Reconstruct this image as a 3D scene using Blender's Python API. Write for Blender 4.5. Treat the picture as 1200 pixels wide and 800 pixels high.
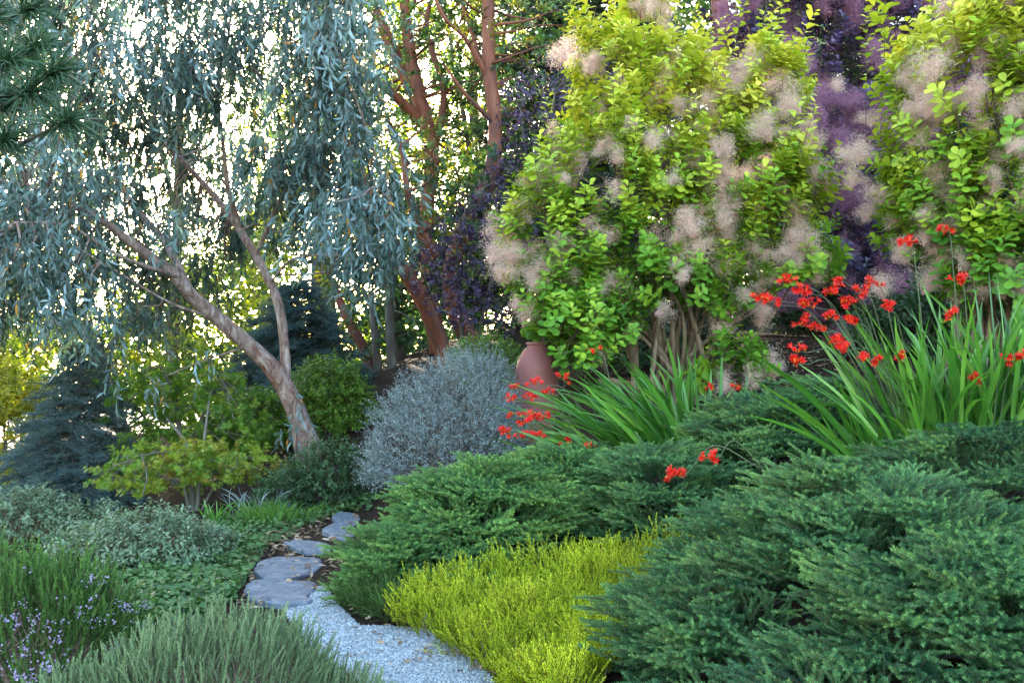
import bpy, math
import numpy as np

R = math.radians
for o in list(bpy.data.objects):
    bpy.data.objects.remove(o)
sc = bpy.context.scene
COL = sc.collection

# ------------------------------------------------------------------ camera
EYE = 1.5
PITCH = math.atan(30 / 1167.0)
FPX = 35 / 36 * 1200.0
cam = bpy.data.cameras.new('camera')
cam.lens = 35
cam.sensor_width = 36
cam.clip_start = 0.05
cam.clip_end = 5000
co = bpy.data.objects.new('camera', cam)
COL.objects.link(co)
co.location = (0, 0, EYE)
co.rotation_euler = (R(90) + PITCH, 0, 0)
sc.camera = co

# ------------------------------------------------------------------ light
SUN_EL, SUN_AZ = R(7.0), R(-17.5)          # azimuth from +Y, negative = to the left
SUN_DIR = np.array([math.sin(SUN_AZ) * math.cos(SUN_EL), math.cos(SUN_AZ) * math.cos(SUN_EL), math.sin(SUN_EL)])
w = bpy.data.worlds.new('World')
sc.world = w
w.use_nodes = True
nt = w.node_tree
nt.nodes.clear()
wo = nt.nodes.new('ShaderNodeOutputWorld')
bg = nt.nodes.new('ShaderNodeBackground')
sky = nt.nodes.new('ShaderNodeTexSky')
sky.sky_type = 'NISHITA'
sky.sun_disc = False
sky.sun_elevation = SUN_EL
sky.sun_rotation = SUN_AZ
sky.air_density = 1.0
sky.dust_density = 1.5
sky.ozone_density = 1.0
bg.inputs['Strength'].default_value = 0.15
nt.links.new(sky.outputs[0], bg.inputs['Color'])
nt.links.new(bg.outputs[0], wo.inputs['Surface'])
sun = bpy.data.lights.new('sun', 'SUN')
sun.energy = 4.0
sun.angle = R(0.6)
sun.color = (1.0, 0.86, 0.66)
so = bpy.data.objects.new('sun', sun)
COL.objects.link(so)
so.rotation_euler = (R(90) - SUN_EL, 0, math.pi - SUN_AZ)
so.location = (-6, 20, 12)

sc.view_settings.view_transform = 'Standard'
sc.view_settings.look = 'None'
sc.view_settings.gamma = 1
sc.view_settings.exposure = 4.2
sc.cycles.use_denoising = True
sc.cycles.denoiser = 'OPENIMAGEDENOISE'
sc.cycles.denoising_prefilter = 'NONE'
sc.cycles.max_bounces = 7
sc.cycles.diffuse_bounces = 4
sc.cycles.glossy_bounces = 2
sc.cycles.transmission_bounces = 4
sc.cycles.transparent_max_bounces = 4
sc.cycles.sample_clamp_indirect = 6

# ------------------------------------------------------------------ helpers
_cp, _sp = math.cos(PITCH), math.sin(PITCH)
def at(px, py, d):
    """real point seen at that spot of the photograph, d metres in front of the camera"""
    a = (px - 600) / FPX
    b = (400 - py) / FPX
    return np.array([d * a, d * (_cp - b * _sp), EYE + d * (_sp + b * _cp)])

def nrm(a):
    a = np.asarray(a, float)
    return a / np.maximum(np.linalg.norm(a, axis=-1, keepdims=True), 1e-9)

def rdir(r, n):
    return nrm(r.normal(size=(n, 3)))

# ---- terrain: thin plate through real ground points
_tp = [(480, 790, 4.9), (430, 735, 5.7), (340, 698, 6.53), (337, 668, 7.35), (362, 645, 8.1), (398, 626, 8.9),
       (407, 611, 9.7), (420, 590, 10.8), (362, 533, 12.6), (200, 700, 6.3), (230, 640, 8.0), (260, 600, 9.8),
       (20, 760, 5.2), (20, 650, 8.6), (60, 620, 11.5), (-200, 640, 9), (-300, 560, 16), (50, 530, 22), (150, 560, 15),
       (430, 500, 14.5), (540, 412, 16.5), (620, 515, 9.6), (600, 560, 8.3), (560, 690, 6.0), (700, 640, 6.6),
       (790, 475, 10), (890, 408, 11.5), (1085, 545, 6.5), (640, 810, 4.5), (780, 740, 5.0), (1000, 800, 3.7),
       (1230, 560, 5.6), (1150, 445, 8.8), (1100, 385, 14), (1350, 400, 8), (540, 395, 24), (300, 480, 22),
       (800, 360, 20), (1200, 340, 18), (870, 560, 7.3), (760, 600, 7.2), (600, 1100, 2.6), (300, 1100, 2.6), (950, 960, 2.9)]
_P = np.array([at(*p) for p in _tp] + [(-5, 0, -0.1), (0, -3, 0), (4, -1, .6), (8, 2, 1.6), (-10, 30, -1.6), (0, 34, 2.0), (14, 30, 4.5), (-16, 14, -1.5)])
def _U(r2):
    return 0.5 * r2 * np.log(np.maximum(r2, 1e-12))
_d2 = ((_P[:, None, :2] - _P[None, :, :2]) ** 2).sum(-1)
_n = len(_P)
_A = np.zeros((_n + 3, _n + 3))
_A[:_n, :_n] = _U(_d2) + np.eye(_n) * 0.6
_A[:_n, _n] = 1
_A[:_n, _n + 1:] = _P[:, :2]
_A[_n, :_n] = 1
_A[_n + 1:, :_n] = _P[:, :2].T
_w = np.linalg.solve(_A, np.concatenate([_P[:, 2], [0, 0, 0]]))
def ground(x, y):
    x = np.asarray(x, float); y = np.asarray(y, float)
    r2 = (x[..., None] - _P[:, 0]) ** 2 + (y[..., None] - _P[:, 1]) ** 2
    z = _U(r2) @ _w[:_n] + _w[_n] + _w[_n + 1] * x + _w[_n + 2] * y
    rr = np.sqrt(x ** 2 + (y - 12) ** 2)
    k = np.clip((rr - 18) / 26, 0, 1); k = k * k * (3 - 2 * k)
    far = np.clip(0.16 * x - 0.03 * (y - 20), -9, 7) - np.clip((rr - 40) * 0.03, 0, 6)
    z = np.clip(z, -6, 8)
    return z * (1 - k) + far * k

def hit(px, py, d0=2.5, d1=40.0):
    px = np.atleast_1d(np.asarray(px, float)); py = np.atleast_1d(np.asarray(py, float))
    a = (px - 600) / FPX; b = (400 - py) / FPX
    D = np.stack([a, _cp - b * _sp, _sp + b * _cp], -1)
    t = np.full(px.shape, d0); done = np.zeros(px.shape, bool)
    for i in range(260):
        P = D * t[:, None]
        done |= EYE + P[:, 2] <= ground(P[:, 0], P[:, 1])
        t = np.where(done | (t > d1), t, t * 1.011)
    P = D * t[:, None]
    return np.stack([P[:, 0], P[:, 1], ground(P[:, 0], P[:, 1])], -1)

def inpoly(poly, x, y):
    poly = np.asarray(poly, float); c = np.zeros(len(x), bool); j = len(poly) - 1
    for i in range(len(poly)):
        xi, yi = poly[i]; xj, yj = poly[j]
        c ^= ((yi > y) != (yj > y)) & (x < (xj - xi) * (y - yi) / (yj - yi + 1e-12) + xi)
        j = i
    return c
def polypts(poly, n, r):
    poly = np.asarray(poly, float); out = np.zeros((0, 2))
    lo, hi = poly.min(0), poly.max(0)
    while len(out) < n:
        q = r.uniform(lo, hi, (n * 2, 2))
        out = np.concatenate([out, q[inpoly(poly, q[:, 0], q[:, 1])]])
    return out[:n]

# ---- mesh building
class Geo:
    def __init__(s):
        s.v = []; s.f3 = []; s.f4 = []; s.t = []; s.n = 0
    def add(s, v, f3=None, f4=None, t=0.5):
        v = np.asarray(v, float)
        s.v.append(v)
        if f3 is not None and len(f3): s.f3.append(np.asarray(f3, int) + s.n)
        if f4 is not None and len(f4): s.f4.append(np.asarray(f4, int) + s.n)
        s.t.append(np.broadcast_to(np.asarray(t, float), (len(v),)).copy())
        s.n += len(v)
    def inst(s, tpl, pos, mat, tint=0.5):
        tv, t3, t4, tt = tpl
        N, V = len(pos), len(tv)
        if N == 0: return
        v = np.einsum('nij,vj->nvi', mat, tv) + np.asarray(pos)[:, None, :]
        off = (np.arange(N) * V)[:, None, None]
        f3 = (t3[None] + off).reshape(-1, 3) if len(t3) else None
        f4 = (t4[None] + off).reshape(-1, 4) if len(t4) else None
        tint = np.broadcast_to(np.asarray(tint, float), (N,))
        t = np.where(tt[None] < -.5, -1.0, np.clip(tint[:, None] + tt[None], 0, 1)).reshape(-1)
        s.add(v.reshape(-1, 3), f3, f4, t)
    def tpl(s):
        v = np.concatenate(s.v)
        f3 = np.concatenate(s.f3) if s.f3 else np.zeros((0, 3), int)
        f4 = np.concatenate(s.f4) if s.f4 else np.zeros((0, 4), int)
        return v, f3, f4, np.concatenate(s.t)
    def build(s, name, mat, parent=None, loc=(0, 0, 0), smooth=False):
        me = bpy.data.meshes.new(name)
        v, f3, f4, t = s.tpl()
        v = v - np.asarray(loc)
        me.vertices.add(len(v))
        me.vertices.foreach_set('co', v.astype(np.float32).ravel())
        nl = f3.size + f4.size
        me.loops.add(nl)
        me.loops.foreach_set('vertex_index', np.concatenate([f3.ravel(), f4.ravel()]).astype(np.int32))
        me.polygons.add(len(f3) + len(f4))
        st = np.concatenate([np.arange(len(f3)) * 3, f3.size + np.arange(len(f4)) * 4]).astype(np.int32)
        me.polygons.foreach_set('loop_start', st)
        me.polygons.foreach_set('use_smooth', np.full(len(st), smooth))
        a = me.attributes.new('tint', 'FLOAT', 'POINT')
        a.data.foreach_set('value', t.astype(np.float32))
        me.update(calc_edges=True)
        me.materials.append(mat)
        o = bpy.data.objects.new(name, me)
        COL.objects.link(o)
        if parent is not None:
            o.parent = parent
        else:
            o.location = loc
        return o

def frames(d, up, s):
    """leaf frames: y along d, z near up; s scalar, (N,) or (N,3)"""
    y = nrm(d)
    x = nrm(np.cross(y, up))
    z = np.cross(x, y)
    s = np.asarray(s, float)
    if s.ndim == 1: s = s[:, None].repeat(3, 1)
    m = np.stack([x, y, z], -1)
    return m * (s[:, None, :] if s.ndim == 2 else s)

def catmull(pts, k):
    p = np.asarray(pts, float)
    p = np.concatenate([[2 * p[0] - p[1]], p, [2 * p[-1] - p[-2]]])
    out = []
    for i in range(1, len(p) - 2):
        t = np.linspace(0, 1, k, endpoint=False)[:, None]
        a, b, c, d = p[i - 1], p[i], p[i + 1], p[i + 2]
        out.append(.5 * (2 * b + (c - a) * t + (2 * a - 5 * b + 4 * c - d) * t ** 2 + (3 * b - a - 3 * c + d) * t ** 3))
    out.append(p[-2][None])
    return np.concatenate(out)

def tube(g, pts, rad, sides=6, k=5, t=0.5, r=None, rough=0.0):
    pts = np.asarray(pts, float)
    rad = np.broadcast_to(np.asarray(rad, float), (len(pts),)) if np.ndim(rad) == 0 else np.asarray(rad, float)
    if len(rad) != len(pts):
        rad = np.interp(np.linspace(0, 1, len(pts)), np.linspace(0, 1, len(rad)), rad)
    c = catmull(pts, k) if k > 1 else pts
    rr = np.interp(np.linspace(0, 1, len(c)), np.linspace(0, 1, len(pts)), rad)
    tg = nrm(np.gradient(c, axis=0))
    ref = np.array([0.31, 0.93, 0.2]) if abs(tg[0] @ np.array([.31, .93, .2])) < .9 else np.array([1., 0, 0])
    x = nrm(np.cross(tg, ref)); y = np.cross(tg, x)
    a = np.linspace(0, 2 * np.pi, sides, endpoint=False)
    q = np.ones((len(c), sides))
    if r is not None and rough:
        q = 1 + rough * r.normal(size=(len(c), sides))
    v = c[:, None] + (rr[:, None] * q)[..., None] * (np.cos(a)[None, :, None] * x[:, None] + np.sin(a)[None, :, None] * y[:, None])
    n = len(c)
    i = (np.arange(n - 1) * sides)[:, None]; j = np.arange(sides)[None]; j2 = (j + 1) % sides
    f = np.stack([i + j, i + j2, i + sides + j2, i + sides + j], -1).reshape(-1, 4)
    g.add(v.reshape(-1, 3), None, f, t)
    return c

def lathe(prof, seg=48):
    prof = np.asarray(prof, float)
    a = np.linspace(0, 2 * np.pi, seg, endpoint=False)
    v = np.stack([prof[:, None, 0] * np.cos(a), prof[:, None, 0] * np.sin(a), np.repeat(prof[:, 1:2], seg, 1)], -1).reshape(-1, 3)
    n = len(prof)
    i = (np.arange(n - 1) * seg)[:, None]; j = np.arange(seg)[None]; j2 = (j + 1) % seg
    return v, np.stack([i + j, i + j2, i + seg + j2, i + seg + j], -1).reshape(-1, 4)

def empty(name, loc, label, cat, group=None, kind=None):
    o = bpy.data.objects.new(name, None)
    COL.objects.link(o)
    o.location = loc
    o.empty_display_size = .2
    tag(o, label, cat, group, kind)
    return o
def tag(o, label, cat, group=None, kind=None):
    o['label'] = label; o['category'] = cat
    if group: o['group'] = group
    if kind: o['kind'] = kind
    return o

# ---- leaf templates (length 1 along +Y, face +Z)
def strip_leaf(ws, ys, width, fold=0.0, droop=0.0, mid=True, side=0.0):
    ys = np.asarray(ys, float); ws = np.asarray(ws, float) * width / 2
    z = -droop * ys ** 2; xo = side * np.sin(np.pi * ys)
    L = np.stack([xo - ws, ys, z + fold * ws], -1); Rr = np.stack([xo + ws, ys, z + fold * ws], -1)
    n = len(ys)
    if mid:
        M = np.stack([xo, ys, z], -1)
        v = np.stack([L, M, Rr], 1).reshape(-1, 3)
        i = np.arange(n - 1) * 3
        f = np.concatenate([np.stack([i, i + 1, i + 4, i + 3], -1), np.stack([i + 1, i + 2, i + 5, i + 4], -1)])
    else:
        v = np.stack([L, Rr], 1).reshape(-1, 3)
        i = np.arange(n - 1) * 2
        f = np.stack([i, i + 1, i + 3, i + 2], -1)
    return v, np.zeros((0, 3), int), f, np.zeros(len(v))
OBOV = strip_leaf([.06, .62, 1, .9, .35], [0, .3, .62, .86, 1], .72, fold=.25, droop=.12)
OVAL = strip_leaf([.08, .85, .9, .05], [0, .3, .68, 1], .5, fold=.25, droop=.15)
ROUND = strip_leaf([.3, 1, .9, .2], [0, .35, .75, 1], .8, fold=.2, droop=.12, mid=True)
SICKLE = strip_leaf([.15, .95, .8, .05], [0, .3, .66, 1], .23, mid=False, droop=.1, side=.09)
SMALL = (np.array([[-.0, 0, 0], [.26, .5, .05], [0, 1, 0], [-.26, .5, .05.real]]), np.zeros((0, 3), int), np.array([[0, 1, 2, 3]]), np.zeros(4))
def palmate(n=7):
    v = [(0, 0, 0)]
    for i in range(n):
        a = R(-125 + 250 * i / (n - 1))
        L = 1 - .45 * abs(i - (n - 1) / 2) / ((n - 1) / 2)
        for da, k in ((-.17, .5), (0, 1), (.17, .5)):
            v.append((math.sin(a + da) * L * k, .35 + math.cos(a + da) * L * k * .8, -.1 * (k * L) ** 2))
    v = np.array(v); v[0] = (0, .25, 0)
    f = []
    for i in range(n):
        b = 1 + 3 * i
        f += [(0, b, b + 1), (0, b + 1, b + 2)]
        if i < n - 1: f.append((0, b + 2, b + 3))
    return v, np.array(f), np.zeros((0, 4), int), np.zeros(len(v))
PALM = palmate()

def needle_shoot(g, p0, dirv, L, r, n, nl, nw, spread=.9, flat=0.0, tipt=.38, up=(0, 0, 1), twig=.003, bend=0.0):
    """needles (one thin triangle each) along a straight shoot"""
    dirv = nrm(dirv)
    x = nrm(np.cross(dirv, np.asarray(up) + 1e-4)); z = np.cross(x, dirv)
    s = (np.arange(n) + r.uniform(0, 1, n)) / n
    a = np.arange(n) * 2.39996 + r.uniform(-.4, .4, n)
    rad = np.cos(a)[:, None] * x + (np.sin(a) * (1 - flat) + flat * .25)[:, None] * z
    nd = nrm(dirv + rad * spread * (1.15 - .55 * s)[:, None])
    base = p0 + dirv * (L * s)[:, None] + np.array([0, 0, bend])[None] * (s ** 2)[:, None]
    ln = nl * (1 - .22 * s) * r.uniform(.8, 1.15, n)
    sd = nrm(np.cross(nd, rdir(r, n))) * nw / 2
    v = np.stack([base - sd, base + sd, base + nd * ln[:, None]], 1).reshape(-1, 3)
    f = np.arange(n * 3).reshape(-1, 3)
    g.add(v, f, None, np.repeat(tipt * s ** 2, 3))
    if twig:
        a3 = np.array([0, 2.1, 4.2])
        c = np.cos(a3)[:, None] * x + np.sin(a3)[:, None] * z
        e = p0 + dirv * L + np.array([0, 0, bend])
        v = np.concatenate([p0 + c * twig, e + c * twig * .4])
        g.add(v, None, [[0, 1, 4, 3], [1, 2, 5, 4], [2, 0, 3, 5]], -1)

def spruce_spray(seed, nsh=4, n=30, nl=.014, nw=.0022, L=.22, ang=.75, droop=0.0, up=.15, spread=.9, flat=.2):
    r = np.random.default_rng(seed)
    g = Geo()
    O = np.zeros(3); Y = np.array([0, 1., 0])
    needle_shoot(g, O, Y + np.array([0, 0, droop * .3]), L, r, int(n * L / .075), nl, nw, flat=flat, spread=spread)
    for i in range(nsh):
        for sg in (-1, 1):
            s = (i + .25 + r.uniform(0, .4)) / (nsh + .2)
            l = L * (.72 - .36 * s) * r.uniform(.75, 1.2)
            a = ang * r.uniform(.8, 1.2)
            d = np.array([sg * math.sin(a), math.cos(a), up * r.uniform(-.6, 1.2)])
            needle_shoot(g, Y * L * s, d, l, r, max(10, int(n * l / .075)), nl, nw, flat=flat, spread=spread)
    return g.tpl()

# ------------------------------------------------------------------ materials
def mat(name):
    m = bpy.data.materials.new(name); m.use_nodes = True
    t = m.node_tree; t.nodes.clear()
    return m, t, t.nodes.new('ShaderNodeOutputMaterial')
def ramp(t, cols, src, pos=None):
    n = t.nodes.new('ShaderNodeValToRGB'); e = n.color_ramp.elements
    pos = pos or [i / (len(cols) - 1) for i in range(len(cols))]
    while len(e) < len(cols): e.new(.5)
    for i, (p, c) in enumerate(zip(pos, cols)):
        e[i].position = p; e[i].color = (*c, 1)
    t.links.new(src, n.inputs[0])
    return n.outputs[0]
def leafmat(name, cols, trans=.3, rough=.5, twig=(.09, .06, .04), spec=.35, tcol=(1.15, 1.25, .55), var=.25):
    m, t, out = mat(name)
    a = t.nodes.new('ShaderNodeAttribute'); a.attribute_name = 'tint'
    c = ramp(t, cols, a.outputs['Fac'])
    no = t.nodes.new('ShaderNodeTexNoise'); no.inputs['Scale'].default_value = 3.0; no.inputs['Detail'].default_value = 3
    tc = t.nodes.new('ShaderNodeTexCoord'); t.links.new(tc.outputs['Object'], no.inputs['Vector'])
    hs = t.nodes.new('ShaderNodeHueSaturation')
    mr = t.nodes.new('ShaderNodeMapRange'); t.links.new(no.outputs[0], mr.inputs[0])
    mr.inputs[1].default_value = .3; mr.inputs[2].default_value = .7; mr.inputs[3].default_value = 1 - var; mr.inputs[4].default_value = 1 + var
    t.links.new(mr.outputs[0], hs.inputs['Value']); t.links.new(c, hs.inputs['Color'])
    lt = t.nodes.new('ShaderNodeMath'); lt.operation = 'LESS_THAN'; lt.inputs[1].default_value = -.3
    t.links.new(a.outputs['Fac'], lt.inputs[0])
    mx = t.nodes.new('ShaderNodeMix'); mx.data_type = 'RGBA'
    t.links.new(lt.outputs[0], mx.inputs[0]); t.links.new(hs.outputs[0], mx.inputs[6]); mx.inputs[7].default_value = (*twig, 1)
    p = t.nodes.new('ShaderNodeBsdfPrincipled')
    p.inputs['Roughness'].default_value = rough; p.inputs['Specular IOR Level'].default_value = spec
    t.links.new(mx.outputs[2], p.inputs['Base Color'])
    if trans <= 0:
        t.links.new(p.outputs[0], out.inputs[0]); return m
    tr = t.nodes.new('ShaderNodeBsdfTranslucent')
    mu = t.nodes.new('ShaderNodeMix'); mu.data_type = 'RGBA'; mu.blend_type = 'MULTIPLY'; mu.inputs[0].default_value = 1
    t.links.new(mx.outputs[2], mu.inputs[6]); mu.inputs[7].default_value = (*tcol, 1)
    t.links.new(mu.outputs[2], tr.inputs[0])
    ms = t.nodes.new('ShaderNodeMixShader'); ms.inputs[0].default_value = trans
    t.links.new(p.outputs[0], ms.inputs[1]); t.links.new(tr.outputs[0], ms.inputs[2])
    t.links.new(ms.outputs[0], out.inputs[0])
    return m
def noisemat(name, cols, pos=None, scale=(5, 5, 5), detail=6, rough=.85, bump=.4, bscale=None, spec=.3, bdist=.02, dist=0.0, fine=None):
    m, t, out = mat(name)
    tc = t.nodes.new('ShaderNodeTexCoord'); mp = t.nodes.new('ShaderNodeMapping')
    mp.inputs['Scale'].default_value = scale
    t.links.new(tc.outputs['Object'], mp.inputs[0])
    no = t.nodes.new('ShaderNodeTexNoise'); no.inputs['Scale'].default_value = 1; no.inputs['Detail'].default_value = detail
    no.inputs['Roughness'].default_value = .62; no.inputs['Distortion'].default_value = dist
    t.links.new(mp.outputs[0], no.inputs['Vector'])
    c = ramp(t, cols, no.outputs[0], pos)
    p = t.nodes.new('ShaderNodeBsdfPrincipled'); p.inputs['Roughness'].default_value = rough
    p.inputs['Specular IOR Level'].default_value = spec
    t.links.new(c, p.inputs['Base Color'])
    b = t.nodes.new('ShaderNodeBump'); b.inputs['Strength'].default_value = bump; b.inputs['Distance'].default_value = bdist
    n2 = t.nodes.new('ShaderNodeTexNoise'); n2.inputs['Detail'].default_value = 6
    n2.inputs['Scale'].default_value = bscale or 40
    t.links.new(tc.outputs['Object'], n2.inputs['Vector'])
    t.links.new(n2.outputs[0], b.inputs['Height']); t.links.new(b.outputs[0], p.inputs['Normal'])
    t.links.new(p.outputs[0], out.inputs[0])
    return m

M = {}
M['soil'] = noisemat('soil', [(.010, .007, .005), (.024, .016, .012), (.05, .034, .026)], [.3, .5, .72], (9, 9, 9), bump=1, bscale=30, bdist=.04, spec=.05)
M['gravel'] = noisemat('gravel', [(.14, .16, .18), (.26, .29, .32), (.42, .45, .48)], [.3, .5, .7], (60, 60, 60), bump=1, bscale=90, bdist=.015)
M['pebble'] = leafmat('pebble', [(.11, .125, .145), (.27, .30, .335), (.46, .49, .53)], 0, .8, var=.1)
M['slate'] = noisemat('slate', [(.055, .066, .09), (.10, .12, .16), (.165, .19, .235)], [.3, .5, .72], (7, 7, 9), bump=1, bscale=22, rough=.65, dist=.9, bdist=.03)
M['eucbark'] = noisemat('eucalyptus_bark', [(.07, .04, .035), (.17, .105, .095), (.25, .18, .17), (.38, .31, .29)], [.3, .45, .56, .7], (9, 9, 3.2), bump=.8, bscale=18, dist=1.4, rough=.65, bdist=.03)
M['madbark'] = noisemat('madrone_bark', [(.045, .03, .028), (.10, .032, .022), (.165, .048, .027), (.20, .085, .05)], [.3, .42, .55, .7], (4, 4, 1.3), bump=.5, bscale=12, dist=.8, rough=.6)
M['darkbark'] = noisemat('dark_bark', [(.03, .025, .022), (.085, .07, .06), (.19, .17, .15)], [.3, .52, .7], (9, 9, 3), bump=.8, bscale=20)
M['greybark'] = noisemat('grey_bark', [(.05, .045, .04), (.10, .09, .08), (.18, .165, .15)], [.3, .52, .7], (9, 9, 3), bump=.6, bscale=20)
M['tanstem'] = noisemat('tan_stem', [(.07, .045, .03), (.17, .12, .085), (.26, .20, .15)], [.3, .52, .7], (18, 18, 5), bump=.5, bscale=40)
M['clay'] = noisemat('clay', [(.15, .052, .054), (.20, .074, .073), (.24, .102, .096)], [.28, .52, .75], (3, 3, 2.2), bump=.12, bscale=25, rough=.55)
M['euc'] = leafmat('eucalyptus_leaf', [(.020, .044, .036), (.050, .090, .084), (.105, .165, .178), (.21, .29, .34), (.42, .20, .04)], .2, .5, (.12, .085, .08), .28)
M['mad'] = leafmat('madrone_leaf', [(.016, .045, .018), (.035, .085, .03), (.065, .13, .035), (.24, .20, .02)], .36, .35, spec=.5)
M['yellowtree'] = leafmat('yellow_green_leaf', [(.06, .11, .012), (.15, .20, .02), (.32, .29, .025)], .5, .5)
M['olivetree'] = leafmat('olive_leaf', [(.02, .04, .014), (.05, .07, .016), (.13, .115, .02)], .34, .5)
M['greentree'] = leafmat('green_leaf', [(.012, .035, .016), (.03, .07, .03), (.05, .105, .04)], .3, .5)
M['wood'] = leafmat('wood_leaf', [(.010, .028, .016), (.02, .05, .025), (.05, .09, .02), (.15, .17, .02)], .35, .55)
M['conifer'] = leafmat('dark_conifer_needles', [(.010, .026, .020), (.02, .05, .035), (.035, .075, .045)], .15, .55)
M['plum'] = leafmat('plum_leaf', [(.020, .015, .042), (.045, .032, .085), (.09, .055, .13)], .2, .42, spec=.5, tcol=(1.5, .6, .7))
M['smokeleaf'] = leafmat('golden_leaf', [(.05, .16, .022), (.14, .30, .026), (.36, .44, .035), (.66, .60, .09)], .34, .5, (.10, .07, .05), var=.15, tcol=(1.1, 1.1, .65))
M['plume'] = leafmat('pink_plume', [(.66, .43, .42), (.76, .55, .50), (.80, .66, .52)], .45, .8, spec=.1, tcol=(1, .95, .9), var=.12)
M['purplume'] = leafmat('purple_plume', [(.24, .10, .19), (.38, .18, .29), (.52, .31, .40)], .4, .8, spec=.1, tcol=(1, .9, .95), var=.2)
M['spruce'] = leafmat('spruce_needles', [(.013, .048, .030), (.034, .105, .050), (.082, .19, .074), (.17, .31, .09)], .12, .6, (.12, .075, .045), spec=.12)
M['greenspruce'] = leafmat('green_spruce_needles', [(.016, .055, .028), (.042, .125, .05), (.10, .22, .07), (.20, .34, .09)], .12, .6, (.12, .075, .045), spec=.12)
M['bluespruce'] = leafmat('blue_spruce_needles', [(.02, .05, .06), (.045, .095, .11), (.09, .16, .18)], .1, .6, (.07, .05, .04), spec=.12)
M['croc'] = leafmat('sword_leaf', [(.022, .085, .014), (.045, .15, .02), (.09, .23, .035), (.17, .33, .06)], .3, .38, spec=.5, tcol=(1.2, 1.3, .4))
M['stem'] = leafmat('flower_stem', [(.05, .07, .03), (.08, .10, .05)], 0, .6)
M['red'] = leafmat('red_petal', [(.80, .22, .01), (.55, .006, .006), (.66, .012, .008)], .2, .5, tcol=(1.1, .5, .5), var=.1)
M['bud'] = leafmat('bud', [(.30, .03, .02), (.45, .03, .02)], .1, .5)
M['heather'] = leafmat('golden_heather_shoots', [(.13, .24, .010), (.36, .49, .020), (.62, .67, .06)], .35, .6, (.12, .07, .03), tcol=(1.1, 1.1, .5), var=.18, spec=.1)
M['rosemary'] = leafmat('narrow_green_leaves', [(.025, .07, .016), (.05, .125, .025), (.10, .20, .045)], .25, .5, (.05, .04, .02))
M['lilac'] = leafmat('lilac_petal', [(.23, .17, .32), (.38, .31, .48)], .3, .7, tcol=(1, 1, 1))
M['lavender'] = leafmat('grey_green_leaves', [(.07, .115, .065), (.12, .19, .095), (.20, .28, .15)], .2, .6, (.10, .09, .06))
M['silver'] = leafmat('silver_leaf', [(.09, .125, .135), (.17, .22, .24), (.30, .365, .38)], .15, .6, (.12, .11, .11), tcol=(1, 1, .9), var=.15)
M['sage'] = leafmat('sage_leaf', [(.07, .115, .07), (.12, .18, .11), (.19, .25, .16)], .2, .6, (.11, .08, .06))
M['cover'] = leafmat('ground_cover_leaf', [(.03, .075, .022), (.06, .13, .035), (.11, .18, .06)], .25, .5)
M['maple'] = leafmat('maple_leaf', [(.05, .12, .015), (.10, .19, .02), (.20, .24, .03), (.26, .20, .04)], .45, .5, (.06, .045, .04))
M['bright'] = leafmat('bright_green_leaf', [(.04, .095, .012), (.09, .18, .018), (.18, .28, .03)], .35, .5)
M['grass'] = leafmat('grass_blade', [(.05, .13, .02), (.09, .20, .03), (.15, .27, .05)], .35, .5)
M['litter'] = leafmat('dry_leaf', [(.10, .055, .03), (.26, .16, .10), (.42, .30, .22)], .15, .7)
M['pine'] = leafmat('pine_needles', [(.018, .05, .03), (.035, .08, .045), (.06, .12, .06)], .15, .4, (.06, .045, .035))

# ------------------------------------------------------------------ ground, path, stones
def terrain():
    def axis(lo, hi, c, n):
        s = np.linspace(-1, 1, n); return c + np.where(s < 0, -lo, hi) * np.sign(s) * np.abs(s) ** 2.6 * np.sign(np.where(s < 0, 1, 1)) if False else np.where(s < 0, c + (c - lo) * -(np.abs(s) ** 2.8), c + (hi - c) * np.abs(s) ** 2.8)
    xs, ys = axis(-1800, 1800, 0, 220), axis(-60, 2500, 8, 240)
    X, Y = np.meshgrid(xs, ys)
    r = np.random.default_rng(3)
    Z = ground(X, Y)
    v = np.stack([X, Y, Z], -1).reshape(-1, 3)
    nx, ny = len(xs), len(ys)
    i = (np.arange(ny - 1) * nx)[:, None]; j = np.arange(nx - 1)[None]
    f = np.stack([i + j, i + j + 1, i + nx + j + 1, i + nx + j], -1).reshape(-1, 4)
    g = Geo(); g.add(v, None, f)
    o = g.build('ground', M['soil'], smooth=True); o['kind'] = 'structure'
terrain()

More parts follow.
